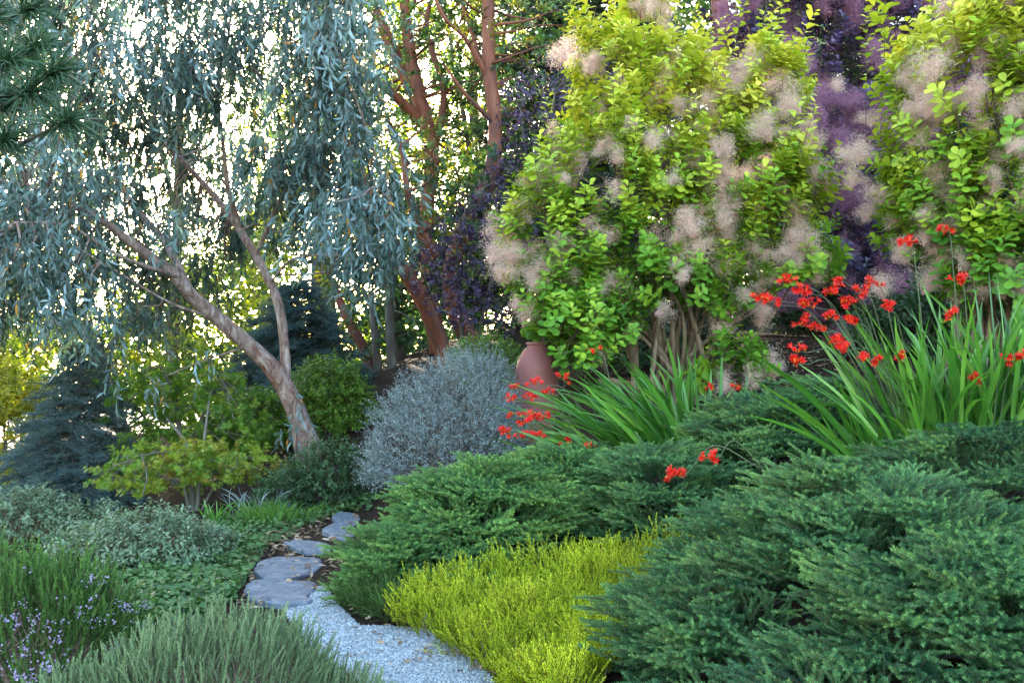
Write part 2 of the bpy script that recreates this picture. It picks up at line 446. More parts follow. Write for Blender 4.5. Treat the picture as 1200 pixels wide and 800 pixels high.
PATH = [(300, 690), (330, 712), (350, 755), (420, 800), (430, 860), (600, 860), (575, 800), (545, 765), (500, 742), (455, 738), (420, 735), (392, 708), (382, 690)]
def gravel_path():
    pts = hit([p[0] for p in PATH], [p[1] for p in PATH])
    poly = pts[:, :2]
    cx = np.arange(poly[:, 0].min() - .1, poly[:, 0].max() + .1, .013); cy = np.arange(poly[:, 1].min() - .1, poly[:, 1].max() + .1, .013)
    X, Y = np.meshgrid(cx, cy)
    ins = inpoly(poly, X.ravel(), Y.ravel()).reshape(X.shape)
    r = np.random.default_rng(4)
    v = np.stack([X, Y, ground(X, Y) + .012 + r.normal(0, .002, X.shape)], -1).reshape(-1, 3)
    nx = len(cx)
    ii, jj = np.nonzero(ins[:-1, :-1])
    b = ii * nx + jj
    g = Geo(); g.add(v, None, np.stack([b, b + 1, b + nx + 1, b + nx], -1))
    o = g.build('path', M['gravel'], smooth=True); o['kind'] = 'structure'
    # loose chippings
    g = Geo()
    q = polypts(poly, 22000, r)
    octa = np.array([[1, 0, 0], [-1, 0, 0], [0, 1, 0], [0, -1, 0], [0, 0, 1], [0, 0, -1.]]) * .5
    of = np.array([[0, 2, 4], [2, 1, 4], [1, 3, 4], [3, 0, 4], [2, 0, 5], [1, 2, 5], [3, 1, 5], [0, 3, 5]])
    n = len(q); s = .004 + .014 * r.uniform(0, 1, n) ** 2.2
    p = np.stack([q[:, 0], q[:, 1], ground(q[:, 0], q[:, 1]) + .014], -1)
    m = frames(rdir(r, n), rdir(r, n), s[:, None] * r.uniform(.6, 1.2, (n, 3)))
    g.inst((octa, of, np.zeros((0, 4), int), np.zeros(6)), p, m, r.uniform(0, 1, n))
    o = g.build('gravel', M['pebble']); tag(o, 'pale blue grey gravel chippings covering the garden path', 'gravel', kind='stuff')
gravel_path()

STONES = [
    ([(288, 692), (300, 686), (335, 685), (368, 686), (371, 694), (360, 703), (366, 712), (340, 716), (305, 713), (289, 703)], 'broad pale slate stone where the steps meet the gravel'),
    ([(297, 673), (305, 664), (325, 659), (352, 656), (377, 658), (372, 670), (345, 680), (318, 684), (302, 680)], 'long pointed slate stepping stone second up from the gravel'),
    ([(333, 643), (350, 639), (384, 639), (388, 646), (375, 652), (352, 652)], 'slate stepping stone in the middle of the winding path'),
    ([(377, 630), (392, 621), (417, 620), (422, 632), (400, 634)], 'small slate stepping stone fourth up from the gravel'),
    ([(388, 613), (398, 607), (420, 605), (421, 615), (402, 619)], 'farthest visible slate stepping stone at the bend of the path'),
    ([(192, 715), (205, 706), (232, 705), (236, 714), (215, 722)], 'slate stone half buried behind the grey green lavender mound'),
]
def stone(poly, label, k):
    r = np.random.default_rng(20 + k)
    P = hit([p[0] for p in poly], [p[1] for p in poly])
    c = P.mean(0)
    q = catmull(np.concatenate([P, P[:1]]), 3)[:-1]
    q = q + r.normal(0, .005, q.shape) * np.array([1, 1, 0])
    n = len(q)
    z = c[2] + .035
    top_in = c + (q - c) * .93; top_in[:, 2] = z - .002 + r.normal(0, .001, n)
    mid = c + (q - c) * .5; mid[:, 2] = z + r.normal(0, .0012, n)
    top = q.copy(); top[:, 2] = z - .01 + r.normal(0, .003, n)
    bot = c + (q - c) * 1.02; bot[:, 2] = z - .08
    v = np.concatenate([[[c[0], c[1], z + .002]], mid, top_in, top, bot])
    j = np.arange(n); j2 = (j + 1) % n
    f3 = np.stack([np.zeros(n, int), 1 + j, 1 + j2], -1)
    f4 = np.concatenate([np.stack([1 + a * n + j, 1 + (a + 1) * n + j, 1 + (a + 1) * n + j2, 1 + a * n + j2], -1) for a in range(3)])
    g = Geo(); g.add(v, f3, f4)
    o = g.build('stepping_stone', M['slate'], loc=c)
    tag(o, label, 'stepping stone', 'slate stepping stones along the path')
for k, (p, l) in enumerate(STONES): stone(p, l, k)

def litter():
    r = np.random.default_rng(5)
    g = Geo()
    poly1 = [(270, 720), (300, 640), (390, 600), (425, 600), (415, 640), (385, 700), (330, 690), (310, 720)]
    poly2 = [(820, 470), (820, 400), (1010, 370), (1010, 450)]
    poly3 = [(300, 640), (340, 610), (400, 590), (400, 620), (330, 650)]
    poly4 = [(500, 750), (450, 738), (440, 750), (560, 800), (575, 790)]
    for poly, n, s0, s1 in ((poly1, 420, .025, .07), (poly2, 900, .03, .07), (poly3, 250, .03, .08), (poly4, 25, .03, .07), ([(430, 790), (340, 705), (380, 690), (460, 745), (560, 790)], 45, .02, .06)):
        q = polypts(poly, n, r); p = hit(q[:, 0], q[:, 1]); p[:, 2] += r.uniform(.02, .05, n)
        d = r.normal(size=(n, 3)); d[:, 2] *= .15
        u = np.array([0, 0, 1.]) + r.normal(0, .35, (n, 3))
        s = r.uniform(s0, s1, n)
        g.inst(OVAL, p, frames(d, u, np.stack([s * r.uniform(.4, 1, n), s, s], -1)), r.uniform(0, 1, n))
    o = g.build('leaf_litter', M['litter']); tag(o, 'dry brown and pinkish leaves scattered beside the stones and on bare soil', 'leaf litter', kind='stuff')
litter()

# ------------------------------------------------------------------ plant builders
def lobes_xyz(lobes):
    return [(at(*l[:3]), np.array(l[3:6], float)) for l in lobes]
def on_lobes(L, n, r, zmin=-.35, depth=(.82, 1.03), weights=None):
    """points near the outer surface of a union of ellipsoids, with outward normals"""
    wt = np.array([(s[0] * s[1] * s[2]) ** (2 / 3) for c, s in L]); wt = wt / wt.sum()
    if weights is not None: wt = np.asarray(weights) / np.sum(weights)
    P = []; N = []; K = []
    cnt = 0
    while cnt < n:
        k = r.choice(len(L), size=n, p=wt)
        d = rdir(r, n)
        ok = d[:, 2] > zmin
        C = np.array([c for c, s in L])[k]; S = np.array([s for c, s in L])[k]
        q = C + d * S * r.uniform(*depth, (n, 1)) ** .7
        for j, (c, s) in enumerate(L):
            ok &= ~((k != j) & ((((q - c) / s) ** 2).sum(1) < .8))
        P.append(q[ok]); N.append(nrm(d / S)[ok]); K.append(k[ok]); cnt += ok.sum()
    return np.concatenate(P)[:n], np.concatenate(N)[:n], np.concatenate(K)[:n]

def nearest(skel, p):
    d = ((skel[None] - p[:, None]) ** 2).sum(-1)
    return skel[d.argmin(1)]

def branches(g, skel, ends, r, r0=.02, r1=.005, sag=.06, sides=5, t=.5):
    out = []
    st = nearest(skel, ends)
    for a, b in zip(st, ends):
        L = np.linalg.norm(b - a)
        m1 = a + (b - a) * .35 + r.normal(0, .07, 3) * L + np.array([0, 0, sag * L]); m2 = a + (b - a) * .7 + r.normal(0, .06, 3) * L + np.array([0, 0, sag * L])
        c = tube(g, [a, m1, m2, b], [r0 * min(1, .4 + L), (r0 + r1) / 2, r1 * 1.3, r1], sides=sides, k=4, t=t)
        out.append(c)
    return np.concatenate(out) if out else skel

def spruce_mound(label, lobes, n, seed, nl=.014, scale=1.0, tintmean=.35, base=None, name='spruce_bush', group=None, zmin=-.75, tpls=None, matn='spruce', lift=.25):
    r = np.random.default_rng(seed)
    L = lobes_xyz(lobes)
    c0 = L[0][0].copy(); c0[2] = float(ground(c0[0], c0[1]))
    root = empty(name, c0, label, 'shrub', group)
    g = Geo()
    tp = tpls or [spruce_spray(100 + i, nl=nl) for i in range(4)]
    nf = max(8, n // 11)
    F, FN, K = on_lobes(L, nf, r, zmin, (.84, 1.0))
    for layer in (0, 1):
        if layer == 0:      # shelf-like branch fans
            kf = 12
            hf = nrm(FN * np.array([1, 1, 0]) + np.array([-.12, -.12, 0]) + r.normal(0, .16, (nf, 3)) * np.array([1, 1, .3]))
            lat = np.stack([-hf[:, 1], hf[:, 0], np.zeros(nf)], -1)
            up = nrm(np.array([0, 0, 1.0]) + FN * .55 + r.normal(0, .1, (nf, 3)))
            u = r.uniform(-1, 1, (nf, kf)); v = r.uniform(-1, 1, (nf, kf))
            fs = scale * r.uniform(.8, 1.25, nf)
            P = F[:, None] + lat[:, None] * (u * .17 * fs[:, None])[..., None] + hf[:, None] * ((v * .11 + .02 - .05 * u ** 2) * fs[:, None])[..., None] \
                + up[:, None] * (r.normal(0, .022, (nf, kf)) + .03 * (1 - v) * .5)[..., None]
            h = nrm(hf[:, None] + lat[:, None] * (u * .5)[..., None] + up[:, None] * (lift + .1) + r.normal(0, .11, (nf, kf, 3)))
            upv = np.repeat(up[:, None], kf, 1)
            P = P.reshape(-1, 3); h = h.reshape(-1, 3); upv = upv.reshape(-1, 3)
            ti = np.repeat(tintmean + r.normal(0, .12, nf), kf) + r.normal(0, .07, nf * kf) + .10 * v.reshape(-1)
        else:
            m = int(n * .45)
            P, N, K = on_lobes(L, m, r, zmin, (.50, .86))
            h = nrm(N * np.array([1, 1, .35]) + np.array([0, 0, lift]) + r.normal(0, .28, (m, 3)))
            upv = nrm(np.array([0, 0, 1.0]) + N * .5 + r.normal(0, .2, (m, 3)))
            ti = tintmean + r.normal(0, .12, m)
        keep = P[:, 2] > ground(P[:, 0], P[:, 1]) + .02
        P, h, upv, ti = P[keep], h[keep], upv[keep], np.clip(ti[keep], 0, 1)
        m = len(P)
        s = scale * r.uniform(.7, 1.15, m)
        P = P - h * (s * .15)[:, None]
        pick = r.integers(0, len(tp), m)
        for i, t in enumerate(tp):
            k = pick == i
            g.inst(t, P[k], frames(h[k], upv[k], s[k]), ti[k])
    g.build('foliage', M[matn], root, c0)
    b = Geo()
    for c, s in L:
        for i in range(10):
            a = r.uniform(0, 2 * np.pi); e = c + s * .55 * np.array([math.cos(a), math.sin(a), r.uniform(-.3, .5)])
            base_ = np.array([c[0], c[1], float(ground(c[0], c[1])) - .05])
            tube(b, [base_, base_ * .5 + e * .5 + np.array([0, 0, .1]), e], [.014, .008, .004], sides=5, k=4)
    b.build('branches', M['darkbark'], root, c0, smooth=True)
    return root

SP_NEAR = [spruce_spray(100 + i, n=58, nl=.0165, nw=.0042, L=.25, nsh=2, ang=.50, spread=1.7, flat=0, up=.22) for i in range(5)]
SP_MID = [spruce_spray(110 + i, n=44, nl=.019, nw=.0054, L=.25, nsh=2, ang=.50, spread=1.65, flat=0, up=.22) for i in range(4)]
GSP = 'low nest spruces along the path'
spruce_mound('largest blue green nest spruce filling the lower right corner',
             [(1020, 700, 4.6, .90, .85, .58), (860, 765, 4.25, .50, .55, .38), (1160, 800, 3.7, .8, .6, .50), (930, 860, 3.7, .62, .5, .28), (1090, 890, 3.3, .75, .5, .36)], 2900, 31, tpls=SP_NEAR, tintmean=.36, group=GSP)
spruce_mound('nest spruce under the tall sword leaves by the right edge',
             [(1180, 610, 5.5, .85, .7, .50), (1340, 640, 5.4, .8, .8, .55)], 1300, 32, tpls=SP_NEAR, tintmean=.32, group=GSP)
spruce_mound('green nest spruce spilling over the stepping stones',
             [(572, 622, 7.0, .66, .75, .48), (462, 682, 6.35, .28, .42, .34), (520, 690, 6.3, .35, .4, .25), (655, 590, 7.4, .5, .5, .40)], 1700, 33, tpls=SP_MID, matn='greenspruce', tintmean=.46, group=GSP)
spruce_mound('nest spruce sloping between the two red flower clumps',
             [(775, 605, 6.8, .52, .65, .50), (905, 555, 7.2, .62, .7, .60), (965, 530, 7.3, .4, .5, .52)], 1500, 34, tpls=SP_MID, tintmean=.42, group=GSP)

# ---- golden heather
def feather_shoot(seed, L=1.0, n=40, side=2):
    r = np.random.default_rng(seed); g = Geo()
    needle_shoot(g, np.zeros(3), np.array([0, 1, 0.]), 1.0, r, n, .075, .026, spread=.75, twig=.012, tipt=.3)
    for i in range(side):
        a = r.uniform(0, 6.28); s = r.uniform(.1, .6)
        d = np.array([math.cos(a) * .55, 1, math.sin(a) * .55])
        needle_shoot(g, np.array([0, s, 0]), d, r.uniform(.3, .55), r, n // 2, .07, .026, spread=.75, twig=.010, tipt=.3)
    return g.tpl()
FEATHER = [feather_shoot(200 + i) for i in range(4)]
def heather():
    r = np.random.default_rng(41)
    poly = [(452, 735), (500, 705), (570, 690), (680, 668), (745, 668), (800, 655), (822, 672), (790, 710), (720, 790), (670, 850), (600, 825), (545, 785), (480, 745)]
    q = polypts(poly, 4200, r)
    q = q[np.sin(q[:, 0] * .09 + q[:, 1] * .05) * np.cos(q[:, 1] * .13 - q[:, 0] * .04) + r.normal(0, .45, len(q)) > -.62]; n = len(q)
    p = hit(q[:, 0], q[:, 1]); p[:, 2] += r.uniform(0, .07, n)
    c = p.mean(0); c[2] = float(ground(c[0], c[1]))
    root = empty('golden_heather', c, 'bright yellow green heather patch beside the gravel path', 'heather')
    lump = np.sin(p[:, 0] * 7 + 1) * np.cos(p[:, 1] * 6) * .5 + .5
    d = np.array([-.12, -.28, 1.]) + r.normal(0, .32, (n, 3)); 
    s = r.uniform(.12, .25, n) * (.7 + .5 * lump)
    g = Geo()
    pk = r.integers(0, 4, n)
    ti = np.clip(.35 + .25 * lump + r.normal(0, .16, n), 0, 1)
    for i in range(4):
        k = pk == i
        g.inst(FEATHER[i], p[k], frames(d[k], rdir(r, k.sum()), s[k]), ti[k])
    g.build('shoots', M['heather'], root, c)
    b = Geo()
    for i in range(160):
        a = p[r.integers(n)]; e = a + np.array([r.normal(0, .08), r.normal(0, .08), .1])
        a = a.copy(); a[2] = float(ground(a[0], a[1]))
        tube(b, [a, a * .5 + e * .5 + r.normal(0, .02, 3), e], [.006, .004, .002], sides=4, k=3)
    b.build('stems', M['tanstem'], root, c)
heather()

def green_heather():
    r = np.random.default_rng(42)
    q = polypts([(395, 708), (440, 690), (475, 700), (470, 738), (440, 735), (410, 728)], 420, r); p = hit(q[:, 0], q[:, 1]); p[:, 2] += r.uniform(0, .05, len(p))
    c = p.mean(0); c[2] = float(ground(c[0], c[1]))
    d = np.array([-.15, -.3, 1.]) + r.normal(0, .4, (420, 3))
    g = Geo(); g.inst(FEATHER[1], p, frames(d, rdir(r, 420), r.uniform(.10, .22, 420)), np.clip(r.normal(.45, .2, 420), 0, 1))
    o = g.build('green_heather', M['rosemary'], loc=c); tag(o, 'dark green heather tuft between the spruce and the gravel', 'heather')
    # a single tall yellow green stalk standing above the golden patch
    b = at(793, 645, 6.2); b[2] = float(ground(b[0], b[1])); e = at(797, 575, 6.2)
    g = Geo(); tube(g, [b, b * .5 + e * .5 + np.array([.01, 0, 0]), e], [.006, .005, .002], sides=6, k=5, t=.5)
    for i in range(26):
        s_ = r.uniform(.1, .9); o_ = b + (e - b) * s_
        dv = nrm(np.array([0, 0, 1.]) + r.normal(0, .6, 3))
        needle_shoot(g, o_, dv, r.uniform(.03, .09), r, 24, .014, .004, spread=.8, twig=.002)
    o = g.build('yellow_stalk', M['heather'], loc=b); tag(o, 'single upright yellow green stalk above the heather patch', 'plant')
green_heather()

# ---- upright-shoot shrubs (near left)
def shoot_tpl(seed, n, nl, nw, spread, bend=.12):
    r = np.random.default_rng(seed); g = Geo()
    needle_shoot(g, np.zeros(3), np.array([0, 1, 0.]), 1.0, r, n, nl, nw, spread=spread, twig=.012, tipt=.3, bend=bend)
    return g.tpl()
def upright_shrub(name, label, cat, lobes, n, seed, tpls, size, matn, tint, lean=(0, 0, 1), out=.45, zmin=-.2, dep=(.6, 1.0), stems='tanstem'):
    r = np.random.default_rng(seed)
    L = lobes_xyz(lobes)
    c0 = L[0][0].copy(); c0[2] = float(ground(c0[0], c0[1]))
    root = empty(name, c0, label, cat)
    P, N, K = on_lobes(L, n, r, zmin, dep)
    keep = P[:, 2] > ground(P[:, 0], P[:, 1]); P, N = P[keep], N[keep]; m = len(P)
    d = nrm(np.asarray(lean) + N * out + r.normal(0, .22, (m, 3)))
    s = r.uniform(size[0], size[1], m)
    ti = np.clip(tint + r.normal(0, .15, m), 0, 1)
    g = Geo(); pk = r.integers(0, len(tpls), m)
    for i, t in enumerate(tpls):
        k = pk == i
        g.inst(t, P[k] - d[k] * (s[k] * .3)[:, None], frames(d[k], rdir(r, k.sum()), s[k]), ti[k])
    g.build('foliage', M[matn], root, c0)
    b = Geo()
    for c, s_ in L:
        for i in range(24):
            q = P[r.integers(m)]
            base = np.array([c[0] + r.normal(0, .05), c[1] + r.normal(0, .05), float(ground(c[0], c[1])) - .02])
            tube(b, [base, base * .45 + q * .55 + r.normal(0, .03, 3), q], [.009, .005, .002], sides=4, k=4)
    b.build('stems', M[stems], root, c0)
    return root, L, r
ROSE = [shoot_tpl(210 + i, 70, .12, .028, .8) for i in range(4)]
root, L, r = upright_shrub('flowering_shrub', 'dense green shrub dotted with tiny lilac flowers at lower left', 'shrub',
                           [(40, 775, 4.2, .50, .45, .40), (-60, 760, 4.4, .5, .5, .45), (105, 790, 4.3, .20, .3, .24)], 1900, 51, ROSE, (.10, .19), 'rosemary', .42, lean=(.05, -.05, 1))
P, N, K = on_lobes(L, 900, r, -.5, (1.02, 1.12))
keep = (P[:, 2] < L[0][0][2] + .30 + r.normal(0, .06, len(P))) & (P[:, 1] < L[0][0][1] + .1)
P, N = P[keep], N[keep]
g = Geo()
for p_, n_ in zip(P, N):
    m = r.integers(6, 14)
    q = p_ + r.normal(0, .012, (m, 3)) + n_ * .02
    g.inst(ROUND, q, frames(rdir(r, m), n_ + r.normal(0, .5, (m, 3)), r.uniform(.006, .011, m)), r.uniform(0, 1, m))
g.build('flowers', M['lilac'], root, root.location)

LAV = [shoot_tpl(220 + i, 60, .10, .030, .8, bend=.15) for i in range(4)]
upright_shrub('lavender_mound', 'rounded grey green lavender mound in front of the gravel path', 'shrub',
              [(255, 815, 3.75, .46, .42, .28), (150, 850, 3.7, .4, .4, .22), (370, 860, 3.7, .3, .35, .20)], 2300, 52, LAV, (.075, .155), 'lavender', .5, lean=(.12, -.05, 1), out=.5)

# ---- leafy mass: leaves around twigs on lobes
def leafy(name, label, cat, lobes, n, seed, tpl, size, matn, tint=.45, tvar=.18, dep=(.55, 1.05), zmin=-.5, flat=.35, stems='darkbark', part='foliage', nstem=8, group=None, base=None, stemr=.02, twl=(2.2, 4.2)):
    r = np.random.default_rng(seed)
    L = lobes_xyz(lobes)
    c0 = (L[0][0] if base is None else at(*base)).copy(); c0[2] = float(ground(c0[0], c0[1]))
    root = empty(name, c0, label, cat, group)
    g = Geo()
    nc = max(1, n // 14)
    P, N, K = on_lobes(L, nc, r, zmin, dep)
    ti = np.clip(tint + r.normal(0, tvar, nc), 0, 1)
    # each twig carries 14 leaves
    d = nrm(N + np.array([0, 0, .45]) + r.normal(0, .5, (nc, 3)))
    tl = size[1] * r.uniform(*twl, nc)
    k = 14
    s = np.linspace(.05, 1, k)
    ang = np.arange(k) * 2.39996
    x = nrm(np.cross(d, rdir(r, nc))); z = np.cross(x, d)
    pos = P[:, None] + d[:, None] * (tl[:, None] * (s - .4)[None])[..., None]
    rad = np.cos(ang)[None, :, None] * x[:, None] + np.sin(ang)[None, :, None] * z[:, None]
    ld = nrm(d[:, None] * .5 + rad + r.normal(0, .25, (nc, k, 3)))
    nn = nrm(np.array([0, 0, 1.]) * (1 - flat) + d[:, None] * .6 + r.normal(0, flat, (nc, k, 3)))
    sz = r.uniform(*size, (nc, k))
    g.inst(tpl, pos.reshape(-1, 3), frames(ld.reshape(-1, 3), nn.reshape(-1, 3), sz.reshape(-1)), (ti[:, None] + .12 * (s - .5)[None] + r.normal(0, .07, (nc, k))).reshape(-1))
    # twigs
    tw = Geo(); w_ = size[1] * .045
    a3 = np.array([0, 2.1, 4.2])
    tv = np.concatenate([np.stack([np.cos(a3) * w_, np.zeros(3), np.sin(a3) * w_], -1), np.stack([np.cos(a3) * w_ * .4, np.ones(3), np.sin(a3) * w_ * .4], -1)])
    tm = frames(d, rdir(r, nc), 1.0); tm = tm.copy(); tm[:, :, 1] *= (tl)[:, None]
    g.inst((tv, np.zeros((0, 3), int), np.array([[0, 1, 4, 3], [1, 2, 5, 4], [2, 0, 3, 5]]), np.full(6, -1.)), P - d * (tl * .4)[:, None], tm, -1)
    g.build(part, M[matn], root, c0)
    b = Geo()
    for i in range(nstem):
        e = P[r.integers(nc)]
        b0 = np.array([c0[0], c0[1], c0[2] - .05]) + np.array([r.normal(0, .05), r.normal(0, .05), 0])
        mid = b0 * .5 + e * .5 + np.array([0, 0, .12]) + r.normal(0, .06, 3)
        c = tube(b, [b0, mid, e], [stemr, stemr * .6, stemr * .2], sides=5, k=5)
        for j in range(5):
            e2 = P[np.argsort(((P - c[-1 - j * 2]) ** 2).sum(1))[r.integers(1, 9)]]
            tube(b, [c[-2 - j * 2], c[-2 - j * 2] * .5 + e2 * .5 + r.normal(0, .03, 3), e2], [stemr * .35, stemr * .22, stemr * .1], sides=4, k=3)
    b.build('branches', M[stems], root, c0, smooth=True)
    return root

leafy('silver_shrub', 'wiry silvery blue shrub between the path and the clay jar', 'shrub',
      [(512, 510, 9.3, .60, .6, .58), (550, 465, 9.5, .48, .5, .43), (470, 545, 9.2, .36, .4, .40), (575, 520, 9.1, .35, .4, .5)], 62000, 61, SMALL, (.010, .019), 'silver', .40, .2, dep=(.45, 1.12), twl=(4, 13), flat=.6, stems='greybark', nstem=60, stemr=.008)
leafy('round_shrub', 'mid green bush showing behind the top of the silver shrub', 'shrub',
      [(572, 432, 11.2, .45, .4, .36)], 4500, 62, SMALL, (.03, .05), 'bright', .35, .15)
leafy('evergreen_shrub', 'low dark green shrub at the foot of the leaning trunk', 'shrub',
      [(385, 562, 10.6, .45, .45, .40), (330, 580, 10.2, .25, .3, .22)], 7000, 63, OVAL, (.03, .05), 'greentree', .72, .15)
leafy('rounded_green_shrub', 'large bright green rounded shrub behind the leaning trunk', 'shrub',
      [(385, 482, 14.3, .66, .6, .72), (315, 505, 14.3, .62, .6, .50), (270, 515, 14.0, .5, .5, .5), (420, 515, 14.6, .5, .5, .45)], 20000, 64, OVAL, (.04, .07), 'bright', .42, .18)
leafy('sage_shrub', 'grey green sage shrub left of the stepping stones', 'shrub',
      [(180, 652, 7.5, .46, .45, .34), (120, 655, 7.7, .32, .4, .28), (240, 655, 7.9, .28, .4, .22)], 8500, 65, OVAL, (.028, .048), 'sage', .5, .15, stems='tanstem')
leafy('yellow_shrub', 'sunlit yellow green shrub at the left edge of the garden', 'shrub',
      [(5, 505, 15, .75, .8, .95), (-50, 470, 15.5, .9, .8, 1.1), (5, 585, 14.6, .6, .7, .6)], 13000, 66, OVAL, (.06, .10), 'yellowtree', .8, .2)

leafy('understory_shrub', 'dark leafy shrub behind the tan stems of the big golden bush', 'shrub',
      [(720, 400, 12.4, .9, .6, .6), (800, 395, 12.8, .6, .6, .45)], 7000, 67, OVAL, (.05, .09), 'greentree', .4, .2)
leafy('understory_shrub', 'dark leafy shrub behind the bare brown soil at right', 'shrub',
      [(930, 360, 13.2, .7, .6, .5), (1010, 370, 12.6, .8, .6, .6)], 8000, 68, OVAL, (.05, .09), 'greentree', .5, .2)
leafy('understory_shrub', 'dark leafy shrub between the tall sword leaves and the right golden bush', 'shrub',
      [(1080, 400, 10.4, .7, .5, .5), (1190, 400, 10.0, .7, .5, .6)], 8000, 69, OVAL, (.05, .09), 'greentree', .6, .2)
leafy('sage_shrub', 'low grey green shrub at the foot of the dark blue spruce', 'shrub',
      [(30, 610, 9.4, .5, .45, .28), (105, 622, 9.2, .4, .4, .22)], 6500, 70, OVAL, (.03, .05), 'sage', .4, .15, stems='tanstem')
# ---- ground cover
def cover():
    r = np.random.default_rng(71)
    g = Geo()
    for poly, n in (([(150, 700), (200, 640), (300, 595), (420, 575), (425, 600), (375, 612), (320, 640), (295, 665), (285, 690), (255, 720), (170, 730)], 7000),
                    ([(330, 590), (440, 560), (440, 600), (400, 605), (350, 620)], 1200), ([(-50, 640), (120, 625), (200, 640), (160, 740), (-50, 740)], 2500)):
        q = polypts(poly, n, r); p = hit(q[:, 0], q[:, 1]); 
        hgt = .05 + .06 * (np.sin(p[:, 0] * 5.3) * np.sin(p[:, 1] * 4.1) * .5 + .5)
        p[:, 2] += r.uniform(.01, 1, n) * hgt
        d = r.normal(size=(n, 3)); d[:, 2] *= .4
        s = r.uniform(.03, .055, n)
        g.inst(ROUND, p, frames(d, np.array([0, -.2, 1.]) + r.normal(0, .4, (n, 3)), s), np.clip(r.normal(.5, .25, n), 0, 1))
    o = g.build('ground_cover', M['cover']); tag(o, 'low leafy ground cover spreading left of the stepping stones', 'ground cover', kind='stuff')
cover()

# ---- blades
def blades(g, base, d0, L, W, r, t, curve, n=9, twist=.3, tipfold=None):
    """sword leaves: base (N,3), initial dir, length, width, sideways bend vector"""
    N = len(base)
    s = np.linspace(0, 1, n)
    sag = np.asarray(curve)
    P = base[:, None] + d0[:, None] * (L[:, None] * s)[..., None] + sag[:, None] * (L[:, None] * s ** 2.2)[..., None]
    tg = nrm(np.gradient(P, axis=1))
    ref = rdir(r, N); side = nrm(np.cross(tg, ref[:, None] * np.ones((1, n, 1))))
    wv = np.interp(s, [0, .25, .6, .88, 1], [.55, .95, 1, .5, .02])
    nz = np.cross(side, tg)
    l = P - side * (W[:, None] * wv)[..., None] / 2 + nz * (W[:, None] * wv)[..., None] * .12
    rr = P + side * (W[:, None] * wv)[..., None] / 2 + nz * (W[:, None] * wv)[..., None] * .12
    v = np.stack([l, P, rr], 2)          # N,n,3,3
    b = (np.arange(N) * n * 3)[:, None] + (np.arange(n - 1) * 3)[None]
    f = np.concatenate([np.stack([b, b + 1, b + 4, b + 3], -1).reshape(-1, 4), np.stack([b + 1, b + 2, b + 5, b + 4], -1).reshape(-1, 4)])
    tt = np.clip(np.repeat(t, n * 3).reshape(N, n, 3) + (.12 * (s - .5))[None, :, None], 0, 1)
    g.add(v.reshape(-1, 3), None, f, tt.reshape(-1))

def flower_tpl():
    g = Geo()
    for i in range(6):
        a = i * math.pi / 3
        c, s = math.cos(a), math.sin(a)
        prof = [(.03, 0, .05), (.08, .35, .14), (.20, .62, .22), (.42, .85, .20), (.62, .92, .02)]
        v = []; t = []
        for rad, y, wd in prof:
            for sg in (-1, 1):
                v.append((c * rad - s * sg * wd / 2, y, s * rad + c * sg * wd / 2))
                t.append(0 if y < .6 else .55)
        k = np.arange(4) * 2
        g.add(v, None, np.stack([k, k + 1, k + 3, k + 2], -1), t)
    for i in range(3):
        a = i * 2.1 + .5
        e = np.array([math.cos(a) * .1, 1.12, math.sin(a) * .1])
        g.add([(.015, .3, 0), (-.015, .3, 0), e], [[0, 1, 2]], None, .05)
    return g.tpl()
FLOWER = flower_tpl()

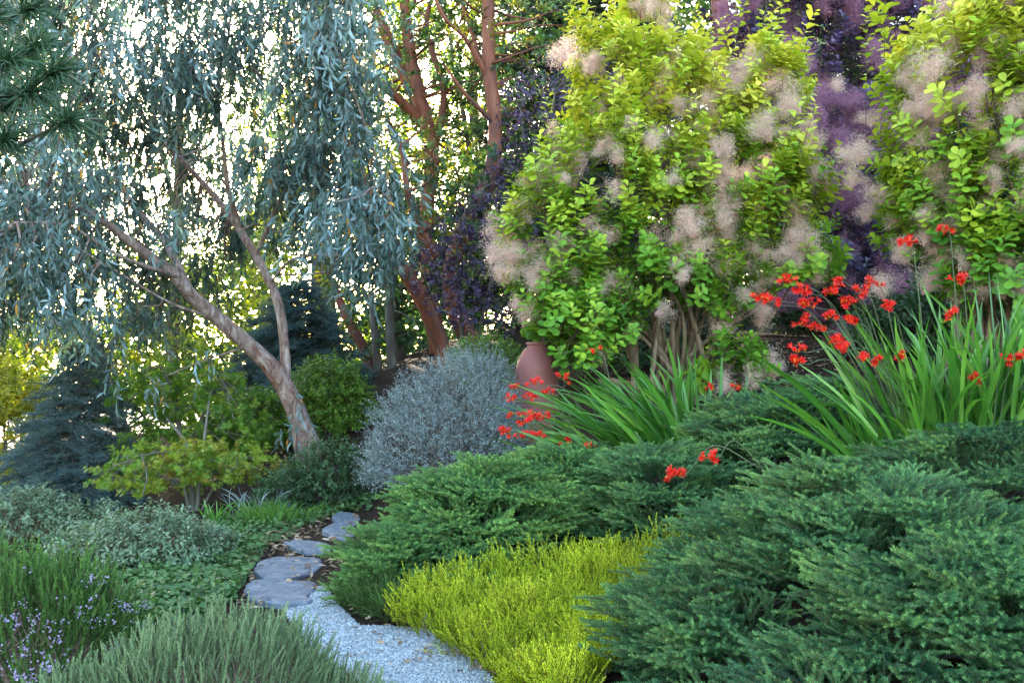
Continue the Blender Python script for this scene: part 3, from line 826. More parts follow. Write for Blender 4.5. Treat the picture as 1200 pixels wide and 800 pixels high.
def crocosmia(label, name_seed, bl, sprays, base_loc):
    """bl: list of (base px,py,d spread x m, spread y m, count, lean vector, length range)"""
    r = np.random.default_rng(name_seed)
    c0 = at(*base_loc); c0[2] = float(ground(c0[0], c0[1]))
    root = empty('crocosmia', c0, label, 'flowering plant', 'clumps of red crocosmia')
    g = Geo()
    for (px, py, d, sx, sy, n, lean, curve, L0, L1) in bl:
        c = at(px, py, d)
        b = np.stack([c[0] + r.normal(0, sx, n), c[1] + r.normal(0, sy, n), np.zeros(n)], -1)
        b[:, 2] = ground(b[:, 0], b[:, 1]) - .02
        off = (b - c) * np.array([1, 1, 0])
        d0 = nrm(np.asarray(lean) + off * .7 + r.normal(0, .16, (n, 3)) + np.array([0, 0, 1.]))
        cv = np.asarray(curve) + off * .4 + r.normal(0, .14, (n, 3)); 
        cv[:, 2] = -np.abs(r.normal(.12, .16, n))
        blades(g, b, d0, r.uniform(L0, L1, n), r.uniform(.022, .046, n), r, np.clip(r.normal(.45, .24, n), 0, 1), cv)
    g.build('sword_leaves', M['croc'], root, c0, smooth=True)
    for (px, py, d, bx, by, bd, nf) in sprays:
        e = at(px, py, d); b = at(bx, by, bd); b[2] = min(b[2], e[2] + .05)
        sg = Geo()
        mid = b * .45 + e * .55 + np.array([0, 0, .10 + .12 * np.linalg.norm(e - b)])
        hd = nrm(np.array([e[0] - b[0], e[1] - b[1], 0]) + np.array([-.05, -.1, 0]))
        tail = e + hd * .06 + np.array([0, 0, .02])
        tube(sg, [b, mid, e - hd * .05, tail], [.0045, .0035, .0025, .0015], sides=5, k=6)
        st = sg.build('flower_stem', M['stem'], root, c0)
        fg = Geo()
        k = nf
        s = r.uniform(-.05, .05, k)
        p = e + hd * s[:, None] + r.normal(0, .012, (k, 3)) + np.array([0, 0, .012])
        dd = nrm(np.array([0, -.25, .75]) + hd * .35 + r.normal(0, .55, (k, 3)))
        sz = r.uniform(.034, .05, k)
        fg.inst(FLOWER, p, frames(dd, rdir(r, k), sz), r.uniform(0, .35, k))
        # buds grading in size towards the tip of the spray
        tb = np.linspace(.2, 1.15, 7)[:, None]
        bp = e * (1 - tb) + tail * tb + np.array([0, 0, .004])
        bd = nrm(np.array([0, -.1, .5]) + hd + r.normal(0, .25, (7, 3)))
        bs = np.linspace(.034, .014, 7)
        fg.inst(FLOWER, bp, frames(bd, rdir(r, 7), np.stack([bs * .3, bs, bs * .3], -1)), .3)
        fo = fg.build('flower_cluster', M['red'], st, c0)
        fo['label'] = 'cluster of scarlet trumpet flowers with yellow throats'
    return root

crocosmia('red crocosmia clump leaning left in front of the clay jar', 81,
          [(765, 585, 8.1, .22, .16, 105, (-.55, -.05, 0), (-.25, -.05, 0), .62, 1.02), (800, 580, 8.1, .14, .14, 40, (-.30, 0, 0), (-.1, -.05, 0), .6, .95),
           (822, 560, 8.3, .05, .06, 16, (.45, 0, 0), (.15, -.05, 0), .45, .72), (700, 585, 7.9, .12, .1, 30, (-.8, -.3, 0), (-.35, -.1, 0), .4, .7),
           (800, 560, 8.3, .06, .05, 12, (.02, 0, 0.3), (0, 0, 0), .8, 1.05)],
          [(594, 508, 7.9, 690, 560, 8.0, 9), (600, 470, 8.0, 700, 540, 8.0, 8), (604, 489, 7.9, 700, 545, 8.0, 7), (604, 457, 8.2, 690, 530, 8.1, 6), (616, 497, 7.8, 700, 560, 8.0, 9),
           (623, 469, 8.0, 700, 540, 8.0, 9), (628, 452, 8.0, 710, 530, 8.1, 7), (627, 491, 7.9, 700, 550, 8.0, 7), (615, 512, 7.8, 700, 560, 8.0, 8), (638, 490, 7.8, 700, 550, 8.0, 8),
           (635, 513, 7.8, 705, 560, 8.0, 8), (643, 463, 8.0, 710, 530, 8.1, 6), (661, 444, 8.1, 715, 530, 8.1, 7), (664, 521, 7.7, 715, 560, 8.0, 6), (664, 535, 7.7, 715, 565, 8.0, 6), (691, 527, 7.7, 735, 560, 8.0, 6),
           (697, 412, 8.2, 730, 520, 8.1, 4), (831, 455, 8.2, 820, 540, 8.3, 6), (860, 457, 8.2, 822, 545, 8.3, 7)], (770, 580, 8.1))
crocosmia('tall red crocosmia clump at the right below the golden smoke bush', 82,
          [(1085, 560, 6.5, .22, .2, 90, (-.16, -.05, .1), (-.12, -.05, 0), .7, 1.15), (1150, 560, 6.4, .24, .2, 95, (-.06, -.05, .3), (-.03, -.05, .1), .8, 1.3),
           (1010, 540, 6.6, .1, .1, 22, (-.3, -.1, 0), (-.22, -.1, 0), .35, .68), (1215, 550, 6.3, .15, .2, 40, (.05, 0, 0), (.05, 0, 0), .7, 1.2),
           (1060, 535, 6.1, .12, .08, 18, (-.3, -.4, 0), (-.4, -.2, 0), .2, .4)],
          [(892, 353, 6.5, 1020, 470, 6.6, 8), (905, 357, 6.5, 1020, 475, 6.6, 6), (926, 333, 6.6, 1030, 470, 6.6, 9), (940, 343, 6.5, 1030, 470, 6.6, 9), (950, 360, 6.5, 1030, 475, 6.6, 12), (938, 383, 6.4, 1030, 480, 6.5, 9),
           (957, 389, 6.4, 1035, 480, 6.5, 7), (976, 345, 6.5, 1040, 470, 6.6, 11), (994, 358, 6.5, 1045, 475, 6.6, 11), (974, 374, 6.4, 1045, 480, 6.5, 9), (997, 379, 6.4, 1050, 480, 6.5, 10), (986, 333, 6.6, 1050, 470, 6.6, 6),
           (980, 400, 6.3, 1050, 490, 6.5, 9), (986, 411, 6.3, 1050, 490, 6.5, 9), (1008, 343, 6.5, 1050, 470, 6.6, 8), (1023, 335, 6.6, 1060, 460, 6.6, 8), (1040, 363, 6.4, 1070, 470, 6.6, 9),
           (938, 413, 6.4, 1030, 490, 6.5, 8), (937, 427, 6.3, 1030, 500, 6.5, 10), (1010, 424, 6.2, 1060, 490, 6.4, 7), (1029, 428, 6.2, 1065, 490, 6.4, 6), (1057, 422, 6.2, 1080, 490, 6.4, 7), (1116, 373, 6.2, 1120, 500, 6.4, 9),
           (1126, 330, 6.3, 1140, 480, 6.4, 9), (1108, 273, 6.5, 1130, 470, 6.5, 9), (1063, 286, 6.6, 1090, 470, 6.6, 10), (1143, 448, 6.0, 1130, 540, 6.2, 10), (1179, 422, 6.0, 1160, 540, 6.2, 8), (1193, 424, 6.0, 1165, 540, 6.2, 7),
           (793, 558, 6.0, 890, 548, 6.1, 11), (832, 539, 6.0, 895, 550, 6.1, 8)], (1100, 550, 6.4))

# ---- clay jar
def jar():
    p = at(629, 515, 9.6); p[2] = float(ground(p[0], p[1])) - .02
    prof = [(0.0, 0), (.17, 0), (.185, .03), (.235, .25), (.275, .5), (.29, .72), (.285, .86), (.262, .97), (.22, 1.06), (.17, 1.13), (.135, 1.165), (.125, 1.18), (.132, 1.19), (.142, 1.2), (.142, 1.215), (.13, 1.225), (.105, 1.22), (.10, 1.15), (.05, 1.1)]
    pf = catmull(np.array([(a, b, 0) for a, b in prof]), 4)[:, :2]
    pf = pf * np.array([.74, (at(632, 401, 9.6)[2] - p[2]) / 1.225])
    v, f = lathe(pf, 64)
    g = Geo(); g.add(v + p, None, f)
    o = g.build('clay_jar', M['clay'], loc=p, smooth=True)
    tag(o, 'tall dusky red clay jar half hidden behind red flowers', 'jar')
jar()

# ------------------------------------------------------------------ smoke bushes
def plume_mesh(seed, m, n=1900, as_tpl=False):
    r = np.random.default_rng(seed); g = Geo()
    # a loose airy panicle: thin branchlets, each ending in a puff of very fine hairs
    nb = 60
    arm = rdir(r, 7) * r.uniform(.35, .95, (7, 1)) * np.array([1.15, .9, .8])      # a few side sprays give an uneven cloud
    tip = arm[r.integers(0, 7, nb)] * r.uniform(.25, 1.1, (nb, 1)) + r.normal(0, .20, (nb, 3)) + np.array([0, 0, .1])
    k = r.integers(0, nb, n)
    hb = tip[k] + r.normal(0, .17, (n, 3))
    hd = rdir(r, n) * r.uniform(.08, .30, (n, 1))
    sd = nrm(np.cross(hd, rdir(r, n))) * .0075
    g.add(np.stack([hb - sd, hb + sd, hb + hd], 1).reshape(-1, 3), np.arange(n * 3).reshape(-1, 3), None, np.repeat(r.uniform(0, 1, n), 3))
    o = np.array([0, 0, -.75]); j = o * .4 + tip * .6 + r.normal(0, .05, (nb, 3))
    sd = nrm(np.cross(tip - o, rdir(r, nb))) * .006
    z = np.repeat(o[None], nb, 0)
    g.add(np.stack([z - sd, z + sd, j + sd, j - sd, tip], 1).reshape(-1, 3), (np.arange(nb) * 5)[:, None] + np.array([[3, 2, 4]]), (np.arange(nb) * 5)[:, None] + np.array([[0, 1, 2, 3]]), .1)
    if as_tpl: return g.tpl()
    me_o = g.build('smoke_plume', m)
    me = me_o.data
    bpy.data.objects.remove(me_o)
    return me
PL_PINK = [plume_mesh(300 + i, M['plume']) for i in range(9)]
HAZE = [plume_mesh(330 + i, None, 1100, True) for i in range(5)]
PL_PURP = [plume_mesh(310 + i, M['purplume']) for i in range(4)]

def leaf_shoots(g, P, D, r, tint, k=18, length=(.20, .38), size=(.07, .115), tpl=OBOV):
    n = len(P)
    L = r.uniform(*length, n)
    s = np.linspace(.02, 1, k) ** .75
    x = nrm(np.cross(D, rdir(r, n))); z = np.cross(x, D)
    ang = np.arange(k) * 2.39996
    pos = P[:, None] + D[:, None] * (L[:, None] * s)[..., None]
    rad = np.cos(ang)[None, :, None] * x[:, None] + np.sin(ang)[None, :, None] * z[:, None]
    op = (1.3 - .6 * s ** 2)[None, :, None]
    ld = nrm(D[:, None] * .55 + rad * op + r.normal(0, .15, (n, k, 3)) + np.array([0, 0, -.1]))
    nn = nrm(D[:, None] + np.array([0, 0, .5]) + r.normal(0, .25, (n, k, 3)))
    sz = r.uniform(*size, (n, k)) * (1 - .35 * s ** 3)[None] * r.uniform(.72, 1.2, (n, 1))
    pos = pos + ld * .012
    ti = np.clip(tint[:, None] + .16 * (s - .4)[None] + r.normal(0, .07, (n, k)), 0, 1)
    g.inst(tpl, pos.reshape(-1, 3), frames(ld.reshape(-1, 3), nn.reshape(-1, 3), sz.reshape(-1)), ti.reshape(-1))
    for i in range(n):
        pass
    w_ = .0035
    a3 = np.array([0, 2.1, 4.2])
    tv = np.concatenate([np.stack([np.cos(a3) * w_, np.zeros(3) - .6, np.sin(a3) * w_], -1), np.stack([np.cos(a3) * w_ * .5, np.ones(3), np.sin(a3) * w_ * .5], -1)])
    tm = frames(D, rdir(r, n), 1.0).copy(); tm[:, :, 1] *= L[:, None]
    g.inst((tv, np.zeros((0, 3), int), np.array([[0, 1, 4, 3], [1, 2, 5, 4], [2, 0, 3, 5]]), np.full(6, -1.)), P, tm, -1)

JX, JZ = at(629, 396, 9.6)[0], at(629, 396, 9.6)[2]
def clear(p):
    return ~((np.abs(p[:, 0] - JX) < .42) & (p[:, 2] < JZ + .18))
def smoke_bush(name, label, base, lobes, nshoot, seed, plumes, nplume, lmat, psize, zrange, extra=(), tall=(), size=(.075, .125), stemspread=.25, ptint=None):
    r = np.random.default_rng(seed)
    L = lobes_xyz(lobes)
    c0 = at(*base); c0[2] = float(ground(c0[0], c0[1]))
    root = empty(name, c0, label, 'smoke bush')
    P, N, K = on_lobes(L, nshoot, r, -.75, (.45, 1.03))
    front = P[:, 1] < np.array([c for c, s in L])[K][:, 1] + .5
    P, N = P[front], N[front]
    w0 = np.sin(P[:, 0] * 5.1 + seed) * np.sin(P[:, 2] * 5.7 + 1.3 * seed) + .6 * np.sin(P[:, 1] * 6.3) * np.sin(P[:, 0] * 9.7 + P[:, 2] * 3)
    w0 = np.where(P[:, 2] < L[0][0][2] - .9, 1, w0)
    kp = w0 + r.normal(0, .25, len(P)) > -.36
    P, N = P[kp], N[kp]
    if len(tall): 
        T = np.array([at(*t) for t in tall])
    D = nrm(N * .55 + np.array([0, 0, .9]) + r.normal(0, .28, P.shape))
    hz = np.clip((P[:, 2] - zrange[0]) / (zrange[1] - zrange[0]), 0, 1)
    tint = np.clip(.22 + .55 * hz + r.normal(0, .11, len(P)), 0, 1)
    g = Geo()
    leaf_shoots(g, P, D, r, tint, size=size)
    if len(tall):
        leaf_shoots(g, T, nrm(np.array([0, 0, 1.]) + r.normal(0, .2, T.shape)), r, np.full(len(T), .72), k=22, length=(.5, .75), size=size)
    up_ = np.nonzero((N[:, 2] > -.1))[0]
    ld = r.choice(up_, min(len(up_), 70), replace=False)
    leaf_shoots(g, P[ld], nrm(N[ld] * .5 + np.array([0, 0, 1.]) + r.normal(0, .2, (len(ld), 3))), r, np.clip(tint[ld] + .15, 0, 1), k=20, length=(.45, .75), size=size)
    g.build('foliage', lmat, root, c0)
    b = Geo()
    sk = []
    zc = np.median([c[2] for c, s in L])
    tgt = [c + s * r.uniform(-.5, .5, 3) for c, s in L if c[2] >= zc - .3 for _ in range(3)]
    for i, e in enumerate(tgt):
        b0 = c0 + np.array([r.normal(0, stemspread), r.normal(0, stemspread * .6), -.05])
        m1 = b0 * .6 + e * .4 + np.array([(b0[0] * .5 + e[0] * .5 - c0[0]) * -.15, 0, .12]) + r.normal(0, .03, 3)
        sk.append(tube(b, [b0, m1, b0 * .25 + e * .75 + r.normal(0, .08, 3), e], [.026, .021, .015, .008], sides=7, k=6, r=r, rough=.04))
    sk = np.concatenate(sk)
    sub = P[r.choice(len(P), min(len(P), 150), replace=False)]
    branches(b, sk, sub, r, .012, .004, .0, sides=4)
    b.build('stems', M['tanstem'], root, c0, smooth=True)
    Q, N2, K2 = on_lobes(L, nplume * 4, r, -.7, (.95, 1.2))
    f = (N2[:, 1] < .15) | ((N2[:, 1] < .5) & (N2[:, 2] > .5))
    Q = Q[f]; Q = Q[clear(Q)]
    m = max(0, nplume - len(extra)); cl = Q[:max(1, m // 2)]
    Q = np.concatenate([cl, cl[r.integers(0, len(cl), m - len(cl))] + r.normal(0, .2, (m - len(cl), 3))])
    # the many smaller plumes deeper in the crown
    nh = int(nplume * (1.75 if name.startswith('golden') else 1.3))
    H, HN, _ = on_lobes(L, nh * 3, r, -.6, (.72, 1.16))
    H = H[HN[:, 1] < .2]; H = H[clear(H)][:nh]; nh = len(H)
    hg = Geo(); hp = r.integers(0, len(HAZE), nh)
    hs = r.uniform(psize[0], psize[0] * .55 + psize[1] * .45, nh)
    for i in range(len(HAZE)):
        q_ = hp == i
        hg.inst(HAZE[i], H[q_], frames(rdir(r, q_.sum()), rdir(r, q_.sum()), hs[q_]), 0.0)
    ho = hg.build('smoke_haze', plumes[0].materials[0], root, c0)
    ho['kind'] = 'stuff'
    if len(extra): Q = np.concatenate([Q, np.array([at(*e) for e in extra])])
    Q = Q[clear(Q)]
    for q in Q:
        o = bpy.data.objects.new('smoke_plume', plumes[r.integers(len(plumes))])
        COL.objects.link(o); o.parent = root
        o.location = q - c0
        s = psize[0] * (psize[1] / psize[0]) ** r.uniform(0, 1)
        o.scale = (s, s * r.uniform(.9, 1.3), s * r.uniform(.8, 1.1))
        o.rotation_euler = (r.uniform(-.7, .7), r.uniform(-.7, .7), r.uniform(0, 6.28))
    return root

smoke_bush('golden_smoke_bush', 'big golden smoke bush behind the clay jar with many tan stems', (800, 480, 10.0),
           [(760, 230, 10, .95, .9, .95), (690, 260, 9.9, .70, .7, .75), (870, 250, 10.1, .72, .8, .85), (785, 135, 10.2, .76, .7, .62), (720, 110, 10.2, .42, .5, .55), (885, 120, 10.3, .42, .5, .5),
            (640, 290, 9.8, .42, .5, .4), (660, 350, 9.6, .42, .45, .35), (800, 340, 9.7, .75, .6, .38), (860, 440, 9.3, .25, .25, .14), (660, 385, 9.2, .27, .3, .17), (685, 425, 9.2, .22, .25, .18), (925, 310, 9.8, .34, .5, .38), (700, 395, 9.5, .3, .35, .22), (755, 40, 10.4, .28, .4, .45)],
           1520, 91, PL_PINK, 100, M['smokeleaf'], (.10, .20), (1.8, 4.3),
           extra=[(605, 355, 9.4), (618, 368, 9.3), (640, 335, 9.4), (590, 378, 9.4), (630, 320, 9.4), (650, 352, 9.3), (600, 300, 9.5), (580, 295, 9.5), (880, 445, 9.1), (850, 450, 9.1), (905, 430, 9.2)],
           tall=[(795, 20, 10.2), (745, 60, 10.1), (685, 75, 10), (945, 120, 10), (862, 45, 10.2), (905, 60, 10.2), (700, 120, 9.9), (640, 170, 9.8)])
smoke_bush('golden_smoke_bush', 'golden smoke bush at the right edge above the tall sword leaves', (1160, 450, 8.8),
           [(1150, 150, 8.8, .75, .8, .9), (1180, 60, 8.8, .6, .7, .6), (1200, 230, 8.6, .6, .7, .75), (1105, 200, 9.0, .40, .5, .55), (1115, 270, 8.8, .52, .5, .40), (1105, 110, 9, .35, .4, .4), (1180, 330, 8.4, .5, .5, .35)],
           1050, 92, PL_PINK, 80, M['smokeleaf'], (.095, .20), (2.0, 4.3), extra=[(1010, 180, 9), (1030, 230, 9), (1090, 330, 8.6), (1060, 300, 8.7), (1000, 210, 9.1), (1020, 140, 9.1)],
           tall=[(1037, 30, 8.9), (1045, 60, 8.9), (1090, 60, 8.8), (1015, 100, 8.9)])
smoke_bush('purple_smoke_bush', 'dark purple smoke bush rising between the two golden bushes', (985, 380, 12.8),
           [(965, 110, 12.8, .95, .9, 1.1), (1010, 220, 12.6, .75, .8, 1.0), (930, 30, 13, .9, .8, .8), (1060, 60, 13, .9, .8, .9), (990, 320, 12.4, .6, .7, .7)],
           1000, 93, PL_PURP, 95, M['plum'], (.16, .28), (0, 9), size=(.07, .11), extra=[(985, 170, 11.7), (975, 210, 11.7), (1000, 240, 11.7), (940, 80, 11.8), (960, 130, 11.7)])

# ------------------------------------------------------------------ trees
def tree_root(name, label, cat, base, group=None):
    c0 = at(*base); c0[2] = float(ground(c0[0], c0[1]))
    return empty(name, c0, label, cat, group), c0

def px_path(pts):
    return np.array([at(*p) for p in pts])

def poisson(poly, n, mind, r, holes=()):
    out = []
    for q in polypts(poly, n * 30, r):
        if any(((q[0] - h[0]) / h[2]) ** 2 + ((q[1] - h[1]) / h[3]) ** 2 < 1 for h in holes): continue
        if all((q[0] - o[0]) ** 2 + (q[1] - o[1]) ** 2 > mind ** 2 for o in out):
            out.append(q)
            if len(out) >= n: break
    return np.array(out)

def hanging(g, starts, r, tint, nleaf=15, tl=(.2, .55), ls=(.085, .145)):
    """drooping twigs with sickle leaves"""
    n = len(starts)
    L = r.uniform(*tl, n)
    side = r.normal(0, .8, (n, 3)); side[:, 2] = r.uniform(-.1, .35, n)
    s = np.linspace(.08, 1, nleaf)
    pos = starts[:, None] + side[:, None] * (L[:, None] * np.sqrt(s) * .5)[..., None] + np.array([0, 0, -1.]) * (L[:, None] * s ** 1.5)[..., None]
    d = np.array([0, 0, -1.]) + r.normal(0, .5, (n, nleaf, 3)) + side[:, None] * .3
    u = r.normal(size=(n, nleaf, 3)) * np.array([1, 1, .35]) + np.array([0, -.5, .3])
    sz = r.uniform(*ls, (n, nleaf))
    ti = np.clip(tint[:, None] + r.normal(0, .14, (n, nleaf)), 0, .75)
    ti = np.where(r.uniform(0, 1, ti.shape) < .012, 1.0, ti)
    g.inst(SICKLE, pos.reshape(-1, 3), frames(d.reshape(-1, 3), u.reshape(-1, 3), sz.reshape(-1)), ti.reshape(-1))
    # twig ribbons (three-sided)
    m = 6
    s6 = np.linspace(0, 1, m)
    c = starts[:, None] + side[:, None] * (L[:, None] * np.sqrt(s6) * .5)[..., None] + np.array([0, 0, -1.]) * (L[:, None] * s6 ** 1.5)[..., None]
    for k in range(n):
        a3 = np.array([0, 2.1, 4.2]); ring = np.stack([np.cos(a3), np.sin(a3), 0 * a3], -1) * .003
        v = (c[k][:, None] + ring[None]).reshape(-1, 3)
        i = (np.arange(m - 1) * 3)[:, None]; j = np.arange(3)[None]
        g.add(v, None, np.stack([i + j, i + (j + 1) % 3, i + 3 + (j + 1) % 3, i + 3 + j], -1).reshape(-1, 4), -1)

def eucalyptus():
    r = np.random.default_rng(101)
    root, c0 = tree_root('eucalyptus_tree', 'leaning eucalyptus with pale pinkish bark and hanging blue grey leaves', 'tree', (365, 536, 12.6))
    t = Geo()
    main = [
        ([(366, 545, 12.6), (352, 495, 12.5), (327, 442, 12.3), (292, 405, 12.1), (255, 373, 11.9), (226, 348, 11.7), (203, 322, 11.5), (165, 293, 11.3), (125, 262, 11.1), (85, 240, 10.9), (30, 215, 10.7)], [.25, .165, .14, .12, .115, .10, .085, .07, .05, .035, .02]),
        ([(335, 452, 12.4), (333, 400, 12.5), (325, 352, 12.6), (303, 305, 12.7), (278, 265, 12.9), (255, 235, 13.0), (220, 195, 13.1), (185, 160, 13.2), (155, 115, 13.3), (125, 55, 13.4), (105, -20, 13.5)], [.085, .075, .075, .07, .06, .05, .042, .035, .03, .025, .02]),
        ([(282, 270, 12.9), (268, 225, 12.7), (262, 175, 12.6), (255, 110, 12.5), (268, 40, 12.4), (275, -30, 12.4)], [.05, .045, .035, .025, .02, .015]),
        ([(226, 350, 11.7), (212, 318, 11.9), (190, 280, 12.1), (160, 245, 12.3), (140, 215, 12.5), (120, 160, 12.7), (90, 90, 12.8)], [.06, .055, .05, .045, .035, .025, .015]),
        ([(150, 283, 11.2), (118, 258, 11.6), (100, 235, 11.9), (60, 190, 12.2), (10, 130, 12.5)], [.04, .035, .03, .02, .012]),
        ([(318, 330, 12.6), (345, 303, 12.0), (400, 299, 11.4), (450, 303, 11.1)], [.025, .02, .014, .008]),
        ([(300, 300, 12.7), (330, 230, 12.3), (370, 150, 11.9), (395, 70, 11.7), (400, -30, 11.6)], [.04, .032, .026, .018, .012]),
        ([(345, 200, 12.2), (400, 170, 11.6), (440, 190, 11.2), (460, 240, 11.0)], [.022, .018, .012, .008]),
        ([(210, 325, 11.5), (140, 300, 10.9), (80, 265, 10.5), (20, 260, 10.2)], [.03, .024, .016, .01]),
        ([(250, 372, 11.9), (200, 355, 11.5), (140, 320, 11.1), (90, 290, 10.8)], [.022, .018, .013, .008]),
        ([(285, 408, 12.1), (245, 420, 11.8), (195, 440, 11.5)], [.016, .011, .006]),
    ]
    sk = []
    for pts, rad in main:
        sk.append(tube(t, px_path(pts), np.array(rad) * .80, sides=12, k=7, r=r, rough=.03))
    sk = np.concatenate(sk)
    t.build('trunk', M['eucbark'], root, c0, smooth=True)
    pb = Geo()      # papery strips peeling off the lower trunk
    for i in range(26):
        j = r.integers(3, 24); p0 = sk[j]; tg = nrm(sk[j + 2] - sk[j]); sd = nrm(np.cross(tg, rdir(r, 1)[0]))
        R0 = .155 - .0022 * j
        L_ = r.uniform(.12, .34); w_ = r.uniform(.008, .022); ts = np.linspace(0, 1, 6)[:, None]
        c = p0 + sd * R0 * .8 + sd * (.05 * ts ** 2) * r.uniform(.3, 1.4) - tg * L_ * ts + np.array([0, 0, -.05]) * ts ** 2
        ww = np.cross(sd, tg) * w_ * (1 - .6 * ts)
        v = np.stack([c - ww, c + ww], 1).reshape(-1, 3); k = np.arange(5) * 2
        pb.add(v, None, np.stack([k, k + 1, k + 3, k + 2], -1))
    pb.build('peeling_bark', M['madbark'], root, c0, smooth=True)
    crown = [(-60, -60), (420, -60), (440, 60), (435, 160), (465, 230), (455, 310), (430, 340), (390, 290), (330, 270), (290, 290), (250, 330), (190, 370), (130, 370), (90, 385), (30, 360), (-60, 380)]
    holes = [(285, 130, 30, 38), (250, 70, 14, 16), (300, 345, 45, 60), (165, 20, 34, 26), (340, 60, 20, 14), (130, 345, 26, 18), (232, 288, 24, 22), (290, 35, 14, 14), (215, 130, 12, 10)]
    q = poisson(crown, 235, 22.5, r, holes)
    dep = 11.9 + r.normal(0, .9, len(q))
    tr = np.array([(352, 495), (340, 470), (327, 442), (310, 424), (292, 405), (275, 388), (255, 373), (240, 360), (226, 348), (203, 322), (165, 293), (333, 400), (329, 375), (325, 352), (316, 328), (303, 305), (290, 285), (278, 265), (255, 235), (238, 215), (220, 195)])
    dx = np.abs(q[:, None, 0] - tr[None, :, 0]); dy = tr[None, :, 1] - q[:, None, 1]
    cov = ((dx < 34) & (dy > -22) & (dy < 62)).any(1)
    dep = np.where(cov, 13.6 + r.uniform(0, .8, len(q)), dep)
    C = np.array([at(a, b, d) for (a, b), d in zip(q, dep)])
    # denser drooping curtain at the right of the crown and at far left
    ex = np.array([at(a, b, d) for a, b, d in [(425, 250, 10.8), (445, 275, 10.7), (420, 285, 10.9), (435, 235, 10.8), (455, 255, 10.7), (415, 300, 11), (385, 60, 11.3), (400, 30, 11.3), (390, 100, 11.2), (410, 120, 11.2), (380, 150, 11.3),
                                               (405, 80, 11.2), (20, 270, 10.3), (60, 280, 10.3), (40, 310, 10.3), (90, 310, 10.4), (10, 330, 10.3), (70, 340, 10.4), (30, 230, 10.3), (100, 200, 10.7), (60, 210, 10.6), (340, 170, 11.6), (350, 210, 11.6), (370, 190, 11.5), (230, 75, 12), (220, 100, 12), (240, 110, 12)]])
    C = np.concatenate([C, ex])
    bg_ = Geo()
    branches(bg_, sk, C, r, .016, .005, .05, sides=5)
    bg_.build('branches', M['eucbark'], root, c0, smooth=True)
    g = Geo()
    ti = np.clip(.20 + r.normal(0, .15, len(C)) + np.where(C[:, 1] < 11.5, .14, 0), 0, .7)
    for i, c in enumerate(C):
        n = r.integers(9, 21)
        st = c + r.normal(0, 1, (n, 3)) * np.array([.19, .2, .11])
        hanging(g, st, r, np.full(n, ti[i]))
    # low sparse sprays hanging by the trunk
    for a, b, d in [(335, 470, 12), (345, 500, 12.1), (190, 440, 11.5), (240, 410, 11.7), (140, 430, 11.2)]:
        st = at(a, b, d) + r.normal(0, .07, (3, 3)); hanging(g, st, r, np.full(3, .5), nleaf=9, tl=(.2, .5))
    g.build('crown', M['euc'], root, c0)
eucalyptus()

def leaf_tree(name, label, base, trunks, crown, ncl, mind, depth, seed, tpl, size, lmat, bark, nl=55, crad=(.45, .45, .35), tint=.45, holes=(), cat='tree', group=None, extra=(), sides=9, tvar=.2, brr=.03, sigma=1.0, flat=.4, trs=1.0):
    r = np.random.default_rng(seed)
    root, c0 = tree_root(name, label, cat, base, group)
    t = Geo(); sk = []
    for pts, rad in trunks:
        p = px_path(pts)
        if p[0][2] < c0[2] + .6: p[0][2] = min(p[0][2], float(ground(p[0][0], p[0][1])) - .1)
        sk.append(tube(t, p, np.array(rad) * trs, sides=sides, k=7, r=r, rough=.05))
    sk = np.concatenate(sk)
    t.build('trunk', bark, root, c0, smooth=True)
    q = poisson(crown, ncl, mind, r, holes)
    C = np.array([at(a, b, d) for (a, b), d in zip(q, depth + r.normal(0, sigma, len(q)))])
    if len(extra): C = np.concatenate([C, np.array([at(*e) for e in extra])])
    b = Geo(); branches(b, sk, C, r, brr, .006, .05, sides=5)
    b.build('branches', bark, root, c0, smooth=True)
    g = Geo(); n = len(C)
    cr = np.asarray(crad)
    ti = tint + r.normal(0, tvar, n)
    # twiglets: whorls of leaves
    nw = max(2, nl // 9); k = 9
    wd = rdir(r, n * nw)
    wp = np.repeat(C, nw, 0) + wd * cr * r.uniform(.25, 1, (n * nw, 1))
    dirs = nrm(wd + np.array([0, 0, .4]) + r.normal(0, .4, wd.shape))
    x = nrm(np.cross(dirs, rdir(r, len(dirs)))); z = np.cross(x, dirs)
    ang = np.arange(k) * 2.39996; s = np.linspace(0, 1, k)
    rad_ = np.cos(ang)[None, :, None] * x[:, None] + np.sin(ang)[None, :, None] * z[:, None]
    ld = nrm(dirs[:, None] * .6 + rad_ + r.normal(0, .2, (len(dirs), k, 3)))
    pos = wp[:, None] + dirs[:, None] * (s * size[1] * 1.5)[None, :, None]
    nn = nrm(dirs[:, None] + np.array([0, 0, .8]) + r.normal(0, flat, (len(dirs), k, 3)))
    tt = np.repeat(ti, nw)[:, None] + r.normal(0, .12, (len(dirs), k))
    g.inst(tpl, pos.reshape(-1, 3), frames(ld.reshape(-1, 3), nn.reshape(-1, 3), r.uniform(*size, len(dirs) * k)), np.clip(tt, 0, 1).reshape(-1))
    g.build('crown', lmat, root, c0)
    return root

